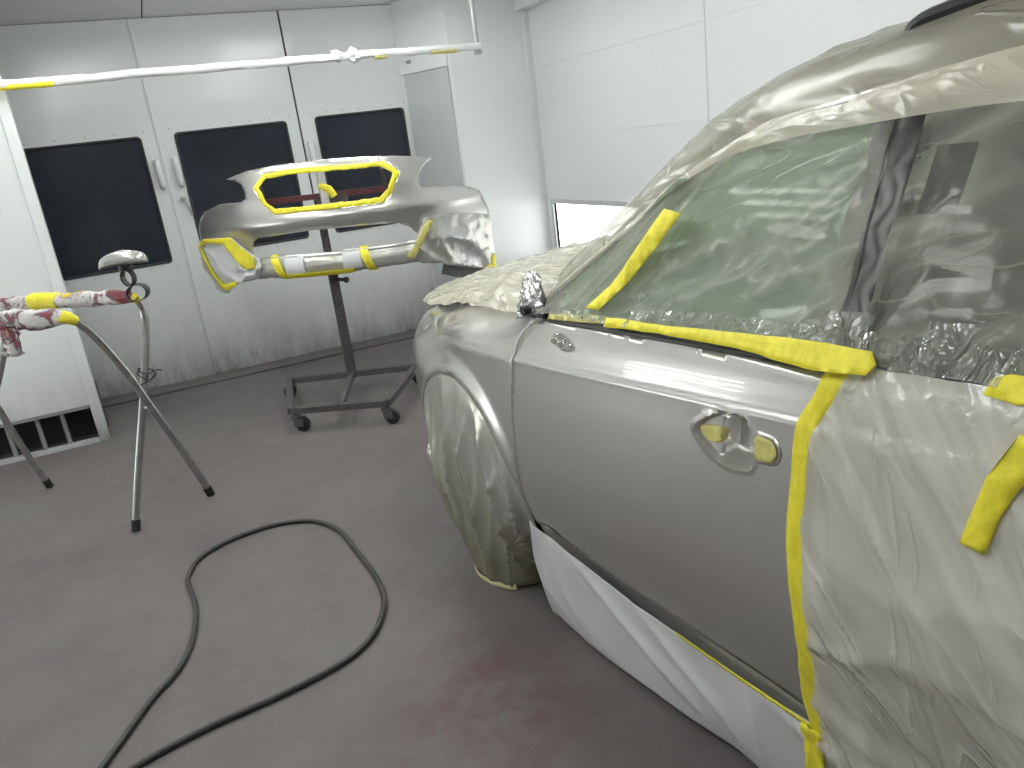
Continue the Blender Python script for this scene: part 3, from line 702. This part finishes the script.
cpatch('door_tape', [(-1.505, 1.075), (-1.478, 1.014), (-1.466, .967), (-1.453, .909), (-1.487, .907), (-1.500, .965), (-1.516, 1.006), (-1.55, 1.07)], m_yel, .022, 'yellow tape strip hanging down the film on the rear door', 'tape', .015)
cpatch('ledge_tape', [(-1.449, 1.128), (-1.446, 1.108), (-1.49, 1.106), (-1.53, 1.115), (-1.53, 1.14), (-1.47, 1.136)], m_yel, .024, 'short yellow tape patch on the rear window ledge at the right edge', 'tape', .012)
k1 = [tuple(p) for p in crom([(-.915, .915), (-.935, .925), (-.974, .930), (-.978, .915), (-.974, .902), (-.945, .894), (-.93, .897)], 4, True)]
o = patch('handle_tape', k1, lambda s, z: cside(s, z, -cup_depth(s, z) + .004 + .002 * ns(s * 60, z * 60)), .006, m_yel2, None, (), .0012)
tag(o, 'small yellow tape patch inside the door handle cup', 'tape')
k2 = [tuple(p) for p in crom([(-1.069, .943), (-1.09, .947), (-1.108, .944), (-1.119, .928), (-1.112, .909), (-1.09, .903), (-1.069, .905)], 4, True)]
o = patch('lock_tape', k2, lambda s, z: cside(s, z, .005 + .002 * ns(s * 60, z * 60)), .006, m_yel2, None, (), .0012)
tag(o, 'small yellow tape patch over the lock hole behind the handle cup', 'tape')
rim2 = [tuple(p) for p in crom([(-1.067, .949), (-1.09, .954), (-1.112, .95), (-1.126, .928), (-1.117, .904), (-1.09, .897), (-1.067, .899)], 4, True)]
o = cl_(patch('lock_rim', rim2, lambda s, z: cside(s, z, .002), .008, m_paint, None, (), .004, -1))
# ------------------------------------------------------------------ masking film on the car
def upper_film():
    nside = 16; ntop = 40
    global ss_mid
    ss = [.34 - .06 * i for i in range(7)] + list(np.linspace(-.06, -2.95, 190))
    bm = bmesh.new(); rows = []
    for s in ss:
        row = []
        k = sm(-.16, -.32, s)
        z0, z1 = zb(s) + .012, zr(s)
        if s > -.22: z0, z1 = zb(-.22) + .01 + .0 * s, zb(-.22) + .02
        for j in range(nside + 1):
            t = j / nside; z = z0 + (z1 - z0) * t
            if s > -.22:
                v = vr(-.22) + (.25 * (s + .22)) ; z = top_z(s, max(v + .02, .14)) + .012 - .05 * (1 - t) * 0
                row.append(W(s, v + .02 * t, z - .01 * (1 - t))); continue
            low = (1 - t) ** 3
            ph = math.atan2(z - .98, -.36 - s); rd = math.hypot(z - .98, s + .36)
            f = .014 + .009 * ridged(ph * 6, rd * .8, 1) * min(1, rd * 2) + .007 * ridged(ph * 13, rd * 1.3, 5) * min(1, rd * 1.5) + low * .020 * ridged(s * 16, z * 6, 7)
            row.append(W(s, vside(s, z) - f, z))
        v0 = (vr(s) if s <= -.22 else vr(-.22) + .25 * (s + .22)) + .024
        for j in range(1, ntop + 1):
            t = j / ntop; v = v0 + (2 * HALF - 2 * v0) * t
            edge = sm(0, .25, min(t, 1 - t))
            z = top_z(s, v) + .012 + .008 * ridged(s * 1.1 + v * 3.5, v * 15, 4) * (.5 + .5 * edge)
            row.append(W(s, v, z))
        for j in range(nside - 1, -1, -1):
            t = j / nside; z = z0 + (z1 - z0) * t
            if s > -.22: row.append(W(s, 2 * HALF - (vr(-.22) + .25 * (s + .22)) - .02 * t, top_z(s, .15) + .0)); continue
            row.append(mirror(s, vside(s, z) - .014, z))
        rows.append([bm.verts.new(p) for p in row])
    for A, B in zip(rows, rows[1:]):
        for j in range(len(A) - 1): bm.faces.new((A[j], A[j + 1], B[j + 1], B[j]))
    ss_mid = [(a + b) / 2 for a, b in zip(ss, ss[1:])]
    return bm
bm = upper_film()
# side windows carry clearer film than the roof: two materials on one sheet
o = link('roof_film', bm, m_film_roof, None, True, 80)
for q in (m_film_side, m_film_rail, m_film_far, m_film_crk, m_film_cling): o.data.materials.append(q)
nrow = 16 * 2 + 40
for i, p in enumerate(o.data.polygons):
    j = i % nrow; srow = ss_mid[i // nrow]

    if (-1.238 < srow < -1.165 and 10 <= j < 15) or (-1.238 < srow < -1.198 and 3 <= j < 10) or (-1.325 < srow < -1.275 and 9 <= j < 13): p.material_index = 5; continue
    if j < 1.6 + 2.6 * ns(srow * 7, j * .5): p.material_index = 4
    elif j < 15: p.material_index = 1
    elif j < 17: p.material_index = 2
    elif j >= nrow - 15 or (srow > -.72 and 20 < j < nrow - 18): p.material_index = 3
tag(o, 'large sheet of hazy masking film stretched over the roof, windshield and side windows', 'film')
# bonnet film
def hoodfilm(a, b):
    s = -.16 + 1.07 * a * (1 - .20 * max(0, 1 - min(b, 1 - b) * 6) ** 2)
    v0 = max(.052, plan(s) + .055 + .012 * ns(s * 12) - .02 * sm(.3, -.1, s)); v = v0 + (2 * HALF - 2 * v0) * b
    vm = min(v, 2 * HALF - v)
    z = hood_z(s, max(vm, hood_v0(s))) if vm > hood_v0(s) else hood_z(s, hood_v0(s)) - (hood_v0(s) - vm) * .55
    z += .016 + .012 * ridged(s * 3, v * 9, 2) + .006 * ns(s * 8, v * 8)
    return W(s, v, z)
o = grid('bonnet_film', 70, 60, hoodfilm, m_film_hood, None, 0)
tag(o, 'hazy cream masking film over the bonnet in front of the windshield', 'film')
# rear door film
def doorfilm(a, b):
    z = .17 + (zb(-1.6) - .17) * b
    s0 = rear_edge(max(.33, z)) - .018; s = s0 - (1.15) * a
    zz = .17 + (zb(s) + .010 - .17) * b
    f = .010 + .006 * sm(.96, 1, b) + .016 * ridged(s * 2.5 + zz * 2, zz * 4 - s * 2, 2) * (1 - b * .6) + .006 * ridged(s * 22 + zz * 3, zz * 3, 8) * sm(-1.45, -1.2, s) + .008 * ridged(s * 6 - zz * 5, zz * 3, 5) + .006 * sm(.45, .2, zz) * ridged(s * 5, zz * 6)
    return cside(s, zz, f)
o = grid('door_film', 90, 70, doorfilm, m_film_door, None, 0)
tag(o, 'cream hazed masking film wrapped over the rear door below the window ledge', 'film')
# wheel film
def whfilm(a, b):
    th = math.radians(-8 + 193 * (1 - a) ) ; th = math.radians(186 - 196 * a)         # a=0 rear, 1 front
    T = np.array(cside(AC + (AR - .004) * math.cos(th), AZ + (AR - .004) * math.sin(th), -.004))
    B = np.array(crom([(.955, 2.135, .012), (.885, 2.15, .012), (.825, 2.19, .012), (.785, 2.26, .012), (.775, 2.33, .012), (.79, 2.42, .02), (.84, 2.55, .03), (.90, 2.66, .05)], 12)[int(round(a * 84))])
    t = b ** 1.15
    p = T * (1 - t) + B * t
    bul = math.sin(math.pi * min(1, t * 1.0)) ** .8
    out = np.array([-wx, -wy, 0]); bk = np.array([-ux, -uy, 0])
    p = p + out * (.022 * bul * sm(0, .15, a) * sm(1.0, .85, a)) - bk * 0
    fold = 1.3 * ridged(a * 5.5 + .9 * t, t * .9, 3) * math.sin(math.pi * t) ** .7 + 1.0 * ridged(a * 11 - 2 * t, t * 1.0, 9) * (1 - t) ** .6 * t ** .5 * sm(0, .2, t)
    p = p + out * .026 * fold
    pk = sm(.35, 0, a) * math.sin(math.pi * t)
    p = p + out * .014 * pk * ridged(t * 14 + a * 6, a * 5, 1)
    return Vector(p)
o = grid('wheel_film', 84, 60, whfilm, m_film_wheel, None, 0)
tag(o, 'silvery plastic film skirt hanging from the front wheel arch over the wheel', 'film')
bm = grid_bm(30, 3, lambda a, b: Vector(np.array(crom([(.845, 2.165, 0), (.822, 2.185, 0), (.783, 2.255, 0), (.770, 2.33, 0), (.782, 2.40, 0)], 8)[int(round(a * 30))]) + np.array([0, 0, .002 + .028 * b * (.6 + .4 * ns(a * 9))]) + np.array([-wx, -wy, 0]) * .006))
tag(link('floor_tape', bm, m_cream, None, True, 60, .0015, 0), 'cream tape edge holding the wheel film down at the floor', 'tape')
# sill paper
TOPP = crom([(-.108, .376), (-.165, .345), (-.40, .305), (-.64, .288), (-.91, .290), (-1.12, .306)], 20)
BOTP = crom([(-.115, .062), (-.19, .063), (-.30, .068), (-.535, .076), (-.72, .094), (-.86, .112), (-.94, .118), (-1.13, .124)], 14)
def paperfn(a, b):
    i = a * (len(TOPP) - 1); s0, z0 = TOPP[int(i)]; T = np.array(cside(s0, z0, .006))
    j = a * (len(BOTP) - 1); s1, v1 = BOTP[int(j)]; B = np.array(W(s1, v1 - .0, .026 + .012 * ns(a * 5)))
    p = T * (1 - b) + B * b
    out = np.array([-wx, -wy, 0])
    fold = .020 * ridged(a * 3.2 - b * 1.1 + .3, b * .8, 5) + .016 * ridged((a + .02) * 9 / (1 + 2.2 * b), .3 * b, 8) * sm(.5, 0, a)
    return Vector(p + out * (fold * math.sin(math.pi * min(1, b * .85 + .08)) + .02 * b * (1 - b)))
o = grid('sill_paper', 98, 36, paperfn, m_paper, None, .0012)
tag(o, 'white grey masking paper hanging from the sill below the front door', 'paper')
cpatch('sill_tape', [(-.72, .302), (-.91, .300), (-1.12, .309), (-1.12, .298), (-.91, .288), (-.72, .293)], m_yel, .013, 'thin yellow tape line along the top edge of the sill paper', 'tape', .012, .0012, .001)
def footfn(a, b):
    p0 = np.array(cside(-1.108 - .045 * b, .315, .013)); p1 = np.array(W(-1.115 - .05 * b, .10, .03))
    p = p0 * (1 - a) + p1 * a
    return Vector(p + np.array([-wx, -wy, 0]) * (.012 + .008 * ns(a * 9, b * 3)))
tag(grid('foot_tape', 24, 6, footfn, m_yel, None, .0014), 'crumpled yellow tape at the rear end of the sill paper near the floor', 'tape')

# ------------------------------------------------------------------ bumper on its rolling stand
BP = Vector((.96, 4.93, 0)); BA = math.radians(26)
bx_ = Vector((math.cos(BA), -math.sin(BA), 0)); bn = Vector((-math.sin(BA), -math.cos(BA), 0))
TC = .045
def bD(t, z):
    q = abs(t - TC) / .92
    d = .20 - .42 * q ** 2.6 - .05 * q
    d -= .55 * max(0, z - 1.30) ** 1.25
    d += .028 * math.exp(-((z - 1.165) / .045) ** 2) * (1 - .4 * q)
    d -= .10 * sm(1.15, .98, z) * (1 - sm(.45, .62, abs(t - TC))) * .5
    d -= .04 * sm(.95, .75, z)
    d += .02 * sm(.55, .72, abs(t - TC)) * sm(1.2, 1.05, z)
    return d
def bw(t, z, off=0): return BP + bx_ * t + bn * (bD(t, z) + off) + Vector((0, 0, z))
bump_o = empty('front_bumper', BP + Vector((0, 0, 1.1))); BI = Matrix.Translation(-Vector(bump_o.location))
tag(bump_o, 'silver beige front bumper cover mounted on the rolling stand, partly masked', 'bumper')
def bl_(o): o.parent = bump_o; o.matrix_parent_inverse = BI; return o
b_out = [(-.545, 1.447), (-.46, 1.466), (-.387, 1.481), (-.191, 1.495), (.109, 1.492), (.35, 1.479), (.505, 1.463), (.62, 1.445), (.734, 1.419), (.70, 1.402), (.668, 1.37), (.642, 1.33), (.632, 1.285), (.645, 1.262), (.70, 1.257), (.824, 1.243), (.927, 1.212), (.984, 1.178), (1.022, 1.05), (1.03, .90), (1.015, .70), (.98, .66), (.70, .79), (.58, .815), (.222, .827), (-.15, .829), (-.477, .824), (-.677, .807), (-.826, .755), (-.949, .891), (-.925, 1.06), (-.915, 1.10), (-.905, 1.15), (-.865, 1.215), (-.80, 1.262), (-.625, 1.305), (-.54, 1.308), (-.448, 1.306), (-.409, 1.325), (-.412, 1.36), (-.43, 1.405), (-.475, 1.432)]
g_out = [(-.335, 1.385), (-.268, 1.445), (-.082, 1.452), (.455, 1.430), (.530, 1.366), (.476, 1.262), (.415, 1.210), (-.230, 1.228), (-.282, 1.278)]
l_open = [(-.455, .965), (-.457, 1.01), (-.43, 1.06), (-.389, 1.083), (-.02, 1.098), (.30, 1.085), (.48, 1.072), (.545, 1.034), (.605, .962), (.571, .948), (.241, .947), (-.186, .957), (-.43, .955)]
bl_(patch('cover', b_out, bw, .02, m_paint, None, [g_out, l_open], .005, -1, None, .004, 35))
# yellow tape lining the grille opening
g_t1 = [(-.362, 1.385), (-.280, 1.466), (-.078, 1.474), (.470, 1.450), (.562, 1.366), (.500, 1.252), (.425, 1.188), (-.240, 1.205), (-.302, 1.266)]
g_t2 = [(-.305, 1.375), (-.252, 1.424), (-.085, 1.432), (.440, 1.410), (.500, 1.368), (.464, 1.282), (.407, 1.236), (-.217, 1.246), (-.266, 1.290)]
g_t1 = [(.68 * a[0] + .32 * b[0], .68 * a[1] + .32 * b[1]) for a, b in zip(g_t1, g_t2)]
g1 = [(p[0] + .004 * ns(p[0] * 30, p[1] * 30), p[1] + .004 * ns(p[0] * 30, p[1] * 30, 5)) for p in dens(g_t1, .02)]
g2 = [(p[0] + .006 * ns(p[0] * 30, p[1] * 30), p[1] + .006 * ns(p[0] * 30, p[1] * 30, 5)) for p in dens(g_t2, .02)]
o = patch('grille_tape', g1, lambda t, z: bw(t, z, .008 + .002 * ns(t * 30, z * 30)), .015, m_yel, None, [g2], .0016, 0)
tag(o, 'yellow masking tape framing the hexagonal grille opening of the bumper', 'tape')
# lip paper roll
lipc = lambda t: .888 - .012 * (t + .47)
def lipfn(a, b):
    t = -.47 + 1.05 * a; th = 2 * math.pi * b; r = .066 + .006 * ridged(t * 14, b * 3)
    p = bw(t, .89, -.035)
    return Vector(p) * 1 + bn * (.062 * math.cos(th)) + Vector((0, 0, lipc(t) - .89 + r * math.sin(th)))
o = grid('lip_paper', 60, 20, lipfn, m_film_bump, None, 0)
tag(o, 'silvery masking paper wrapped along the lower lip of the bumper', 'paper')
def lipband(t0, t1, b0, b1, label, tilt=0):
    def fn(a, b):
        t = t0 + (t1 - t0) * a; th = 2 * math.pi * (b0 + (b1 - b0) * b); t2 = t + tilt * math.sin(th)
        p = bw(t2, .89, -.035)
        return p + bn * (.074 * math.cos(th)) + Vector((0, 0, lipc(t2) - .89 + .077 * math.sin(th)))
    tag(grid('lip_tape', 10, 18, fn, m_yel, None, .0015), label, 'tape')
lipband(-.32, -.265, -.3, .3, 'yellow tape band around the left end of the bumper lip paper', -.03)
lipband(.245, .295, -.3, .3, 'yellow tape band around the bumper lip right of the stand pole', -.02)
lipband(-.26, .18, -.2, -.09, 'yellow tape strip along the bottom of the bumper lip paper')
def lipsheet(t0, t1, label):
    def fn(a, b):
        t = t0 + (t1 - t0) * a; th = 2 * math.pi * (-.12 + .36 * b)
        p = bw(t, .89, -.035)
        return p + bn * (.070 * math.cos(th)) + Vector((0, 0, lipc(t) - .89 + (.072 + .003 * ns(t * 20, b * 4)) * math.sin(th)))
    tag(grid('lip_sheet', 10, 14, fn, m_paper2, None, .001), label, 'paper')
lipsheet(-.25, -.12, 'white paper piece on the lip right of the left tape band')
lipsheet(.12, .235, 'white paper piece on the lip just left of the right tape band')
# corner papers
cL = [(-.905, 1.070), (-.829, 1.095), (-.70, 1.105), (-.57, 1.100), (-.47, 1.0), (-.43, .965), (-.40, .91), (-.45, .83), (-.58, .815), (-.677, .775), (-.73, .735), (-.835, .73), (-.90, .82), (-.955, .90), (-.945, 1.0)]
o = patch('corner_paper', cL, lambda t, z: bw(t, z, .022 + .02 * ridged(t * 5, z * 5, 2) + .04 * sm(-.62, -.5, t) * sm(1.0, .9, z) * ridged(t * 12, z * 10)), .02, m_paper2, None, (), .0015, 0)
tag(o, 'white masking paper over the left lower corner of the bumper', 'paper')
def bstrip(name, out, m, off, label, cat='tape', h=.02):
    o = patch(name, out, lambda t, z: bw(t, z, off + .004 * ns(t * 25, z * 25)), h, m, None, (), .0015, 0); return tag(o, label, cat)
bstrip('corner_tape', [(-.90, 1.055), (-.829, 1.083), (-.70, 1.09), (-.585, 1.085), (-.48, .975), (-.44, .955), (-.47, .90), (-.545, .93), (-.66, 1.05), (-.83, 1.05), (-.90, 1.02)][::1] if 0 else [(-.905, 1.07), (-.829, 1.098), (-.57, 1.107), (-.44, .968), (-.45, .90), (-.52, .90), (-.64, 1.068), (-.83, 1.070), (-.90, 1.035)], m_yel, .052, 'yellow tape along the top and inner edge of the left corner paper')
bstrip('corner_tape', [(-.93, 1.045), (-.885, 1.03), (-.80, .86), (-.745, .80), (-.62, .825), (-.62, .80), (-.74, .755), (-.79, .765), (-.86, .86)], m_yel, .052, 'yellow tape slanting down the outer side of the left corner paper')
cR = [(.64, 1.072), (.714, 1.088), (.82, 1.075), (.93, 1.05), (1.022, 1.02), (1.032, .90), (1.022, .70), (1.0, .645), (.92, .685), (.80, .735), (.69, .785), (.58, .80), (.545, .86), (.56, .93)]
o = patch('corner_film', cR, lambda t, z: bw(t, z, .020 + .028 * ridged(t * 5 + z * 4, z * 2.2 - t, 6) + .01 * ridged(t * 14, z * 9)), .016, m_film_bump, None, (), .0015, 0)
tag(o, 'crumpled silver masking film over the right lower corner of the bumper', 'film')
bstrip('corner_tape', [(.655, 1.06), (.61, 1.00), (.55, .91), (.50, .86), (.545, .84), (.60, .91), (.655, .99), (.70, 1.06)], m_yel2, .052, 'yellow tape down the inner edge of the right corner film')
bstrip('corner_tape', [(1.0, .74), (1.03, .76), (1.025, .665), (.96, .655), (.965, .69), (1.0, .70)], m_yel, .052, 'yellow tape scrap at the bottom of the right corner film')
# dark closing-off inner beam behind the right corner
bl_(patch('inner_bracket', [(.70, .76), (.98, .65), (1.0, .60), (.96, .58), (.68, .70)], lambda t, z: bw(t, z, -.05), .05, m_paint_in, None, (), .01))
# stand
st = empty('bumper_stand', (.96, 4.93, 0)); SI = Matrix.Translation(-Vector(st.location))
tag(st, 'grey steel rolling stand with a central pole carrying the bumper', 'stand')
def stp(o): o.parent = st; o.matrix_parent_inverse = SI; return o
ZB = .125
fl, fr_, bl, br = (.475, 4.452, ZB), (.974, 4.151, ZB), (.577, 5.122, ZB), (1.345, 4.734, ZB)
for a, b in ((fl, fr_), (bl, br), (fl, bl), (fr_, br), ((.731, 4.30, ZB), (.96, 4.93, ZB))):
    stp(tube('base_bar', [a, b], .019, m_standp, None, 4, 0, True))
stp(tube('pole', [(.96, 4.93, ZB - .02), (.96, 4.93, .80)], .027, m_standp, None, 4, 0, True))
stp(tube('inner_pole', [(.96, 4.93, .70), (.96, 4.93, 1.27)], .019, m_standp, None, 4, 0, True))
bm = bmesh.new(); add_tube(bm, [(.975, 4.91, .76), (1.02, 4.86, .755)], .012, 8); add_tube(bm, [(1.018, 4.862, .755), (1.03, 4.85, .753)], .02, 8); stp(link('clamp_knob', bm, m_black))
aL, aR = BP + bx_ * -.40 + Vector((0, 0, 1.285)), BP + bx_ * .50 + Vector((0, 0, 1.275))
stp(tube('cross_arm', [aL, aR], .017, m_redbar, None, 4, 0, True))
stp(tube('arm_hub', [BP + bx_ * .02 + Vector((0, 0, 1.255)), BP + bx_ * .18 + Vector((0, 0, 1.253))], .026, m_standp, None, 4, 0, True))
stp(tube('top_post', [BP + bx_ * .05 + bn * .03 + Vector((0, 0, 1.20)), BP + bx_ * .05 + bn * .03 + Vector((0, 0, 1.42))], .022, m_paper2, None, 4, 0, True))
stp(tube('post_tape', [BP + bx_ * .035 + bn * .04 + Vector((0, 0, 1.345)), BP + bx_ * .09 + bn * .04 + Vector((0, 0, 1.315)), BP + bx_ * .11 + bn * .03 + Vector((0, 0, 1.27))], .024, m_yel, None, 8, .15))
for sgn in (-.33, .43):
    stp(tube('side_arm', [BP + bx_ * sgn + Vector((0, 0, 1.28)), BP + bx_ * sgn + bn * .04 + Vector((0, 0, 1.40))], .012, m_standp, None, 6))
def caster(x, y, rz, lk):
    c = empty('caster', (x, y, 0)); c.rotation_euler.z = rz
    c.parent = st; c.matrix_parent_inverse = SI
    bm = bmesh.new(); add_tube(bm, [(0, 0, .078), (0, 0, .115)], .014, 10); add_tube(bm, [(0, 0, .080), (0, 0, .092)], .030, 14)
    for sx in (-.026, .022): add_box(bm, (sx, -.008, .035), (sx + .004, .05, .082))
    link('fork', bm, m_standp, c, False)
    bm = bmesh.new(); n = 20
    add_tube(bm, [(-.018, .036, .043), (-.013, .036, .043), (.013, .036, .043), (.018, .036, .043)], lambda t: .043 if .1 < t < .9 else .035, n); link('wheel', bm, m_black, c)
    return c
caster(.492, 4.43, -2.2, 0); caster(.962, 4.165, -2.3, 0); caster(.585, 5.10, .6, 0); caster(1.33, 4.74, -.9, 0)

# ------------------------------------------------------------------ folding trestle at the left
F1 = Vector((-.394, 3.634, 0)); ax = Vector((-.718, .696, 0)); cr = Vector((.696, .718, 0))
tr = empty('folding_trestle', F1 + cr * .19 + ax * .45); TI = Matrix.Translation(-Vector(tr.location))
tag(tr, 'folding steel tube trestle with crossed legs and paint stained padded bars', 'trestle')
def tp(o, p=None): o.parent = p or tr; o.matrix_parent_inverse = TI; return o
def tpt(c, z, a): return F1 + cr * c + ax * a + Vector((0, 0, z))
u1 = [(0, .008), (.10, .27), (.195, .525), (.255, .70), (.30, .83), (.322, .92), (.315, .98), (.295, 1.015)]
u2 = [(.368, .008), (.28, .27), (.195, .525), (.14, .69), (.085, .815), (.025, .925), (-.035, .995), (-.075, 1.02)]
def legpts(u, a0, a1): return [tpt(c, z, a0 + (a1 - a0) * sm(.0, 1.0, z)) for c, z in [tuple(p) for p in crom(u, 6)]]
n1 = legpts(u1, 0, -.06); n2 = legpts(u2, -.119, -.06)
f1 = legpts(u1, 1.08, .82); f2 = legpts(u2, .961, .84)
for q in (n1, n2, f1, f2):
    lg = tp(tube('leg', q, .0165, m_chrome, None, 12))
    d = (q[1] - q[0]).normalized()
    ft = tube('rubber_foot', [q[0] - Vector((0, 0, .006)), q[0] + d * .045], .020, m_black, None, 12); ft.parent = lg; ft.matrix_parent_inverse = TI
    lg.matrix_parent_inverse = TI; ft.matrix_parent_inverse = Matrix.Identity(4)
b1 = [n1[-1]] + [tpt(.29, 1.022, a) for a in np.linspace(-.03, .79, 24)] + [f1[-1]]
b2 = [n2[-1]] + [tpt(-.085, 1.022, a) for a in np.linspace(-.03, .81, 24)] + [f2[-1]]
def pad(t): return .020 + .014 * sm(.0, .12, t) * sm(1.0, .9, t)
tp(tube('padded_bar', b1, lambda t: pad(t) + .004 * ns(t * 20), m_wrap, None, 16, .35))
tp(tube('padded_bar', b2, lambda t: pad(t) * 1.25 + .005 * ns(t * 17, 4), m_wrap, None, 16, .35))
tp(tube('bar_tape', [n2[-7], n2[-4], n2[-1], tpt(-.085, 1.022, .0)], lambda t: .021 + .008 * t, m_yel, None, 14, .15))
tp(tube('bar_tape', [n1[-4], n1[-1], tpt(.29, 1.022, .03)], lambda t: .020, m_yel, None, 14, .15))
tp(tube('bar_tape', [tpt(.29, 1.024, a) for a in np.linspace(.38, .55, 8)], lambda t: .039, m_yel, None, 14, .2))
bm = grid_bm(8, 10, lambda a, b: tpt(-.085, 1.0, .16 + .10 * a + .03 * b) + Vector((.03 * b * ns(a * 4), .0, -.12 * b + .02 * ns(a * 5, b * 4))) + cr * (-.035 + .02 * ns(a * 3, b * 5)))
tp(link('torn_flap', bm, m_wrap, None, True, 60, .003, 0))
xp = tpt(.195, .525, .0)
bm = bmesh.new(); add_tube(bm, [tpt(.195, .525, -.10), tpt(.195, .525, -.02)], .007, 8); tp(link('pivot_bolt', bm, m_steel))
bm = bmesh.new()
wp = []
for k in range(26):
    a = k * .82; wp.append(tpt(.235 + .035 * math.cos(a) + .018 * ns(k * .7), .66 + .035 * math.sin(a * .7) + .02 * ns(k * .9, 3), -.06 + .03 * math.sin(a * 1.3)))
add_tube(bm, crom(wp, 4), .003, 6)
add_tube(bm, crom([tpt(.2, .64, -.02), tpt(.23, .61, -.04), tpt(.262, .62, -.02), tpt(.24, .57, -.03), tpt(.25, .54, -.03)], 5), .004, 6)
add_tube(bm, crom([tpt(.29, .66, -.02), tpt(.33, .665, -.05), tpt(.35, .65, -.04)], 4), .003, 6)
o = link('wire_tangle', bm, m_clip); tag(o, 'tangled dark wire twisted around the trestle leg above its crossing', 'wire')
# mirror cap on two rings above the trestle corner
mc = empty('side_mirror', tpt(.30, 1.05, .03)); MI = Matrix.Translation(-Vector(mc.location))
tag(mc, 'silver side mirror cap propped on two dark rings above the trestle', 'car mirror')
def mp(o): o.parent = mc; o.matrix_parent_inverse = MI; return o
c0 = tpt(.315, .972, -.075)
vd = Vector((.92, -.39, 0)); dp = Vector((.39, .92, 0))
def ring(cz, cx, r, w_, name, tilt):
    bm = grid_bm(28, 4, lambda a, b: c0 + vd * (cx + r * math.cos(2 * math.pi * a)) + dp * (w_ * (b - .5) + tilt * math.cos(2 * math.pi * a)) + Vector((0, 0, cz + r * 1.05 * math.sin(2 * math.pi * a))), True)
    mp(link(name, bm, m_clip, None, True, 60, .004, 0))
ring(.062, -.005, .034, .045, 'ring', .022); ring(.132, -.030, .034, .045, 'ring', -.02)
bm = bmesh.new(); add_tube(bm, crom([c0 + vd * -.03 + Vector((0, 0, .164)), c0 + vd * -.03 + Vector((0, 0, .185)), c0 + vd * -.035 + Vector((0, 0, .205))], 4), .028, 12); mp(link('neck', bm, m_clip))
def capfn(a, b):
    th = 2 * math.pi * a; x = .105 * math.copysign(abs(math.cos(th)) ** .75, math.cos(th)); y = .055 * math.copysign(abs(math.sin(th)) ** .8, math.sin(th))
    ph = b * math.pi / 2; k = math.cos(ph) ** .55
    z = .052 * math.sin(ph) ** .8 + .018 * (1 - (x / .105) ** 2) * .6 - .022 * (x / .105) * .3
    return c0 + vd * (x * k - .035) + dp * (y * k) + Vector((0, 0, .190 + z + (x * k) * .10))
mp(grid('shell', 40, 14, capfn, m_mirror, None, .004, -1))
bm = grid_bm(28, 1, lambda a, b: capfn(a, 0) + Vector((0, 0, -.008 * b)), True); mp(link('rim_edge', bm, m_clip, None, True, 60, .004, 0))

# ------------------------------------------------------------------ hose
hp = [(-.70, 1.72), (-.60, 1.87), (-.474, 2.054), (-.345, 2.281), (-.265, 2.39), (-.218, 2.509), (-.193, 2.659), (-.188, 2.80), (-.199, 2.92), (-.198, 3.017), (-.144, 3.145), (-.017, 3.225), (.155, 3.245), (.285, 3.20), (.353, 3.13), (.405, 3.0), (.423, 2.801), (.437, 2.551), (.422, 2.382), (.36, 2.238), (.274, 2.148), (.168, 2.105), (.011, 2.075), (-.16, 2.06), (-.296, 2.035), (-.398, 2.005), (-.55, 1.95), (-.75, 1.87)]
o = tube('air_hose', [(x, y, .0105) for x, y in [tuple(p) for p in crom(hp, 10)]], .0098, m_hose, None, 12)
tag(o, 'black rubber air hose looped on the grey floor', 'hose')

# ------------------------------------------------------------------ world, view
wld = bpy.data.worlds.new('world'); SC.world = wld; wld.use_nodes = True
wld.node_tree.nodes['Background'].inputs[0].default_value = (.75, .8, .85, 1); wld.node_tree.nodes['Background'].inputs[1].default_value = .3
SC.view_settings.view_transform = 'Standard'; SC.view_settings.look = 'None'; SC.view_settings.exposure = -.08; SC.view_settings.gamma = 1
SC.view_settings.use_curve_mapping = False
SC.cycles.transparent_max_bounces = 24; SC.cycles.max_bounces = 10; SC.cycles.diffuse_bounces = 5; SC.cycles.glossy_bounces = 5
SC.cycles.sample_clamp_indirect = 6
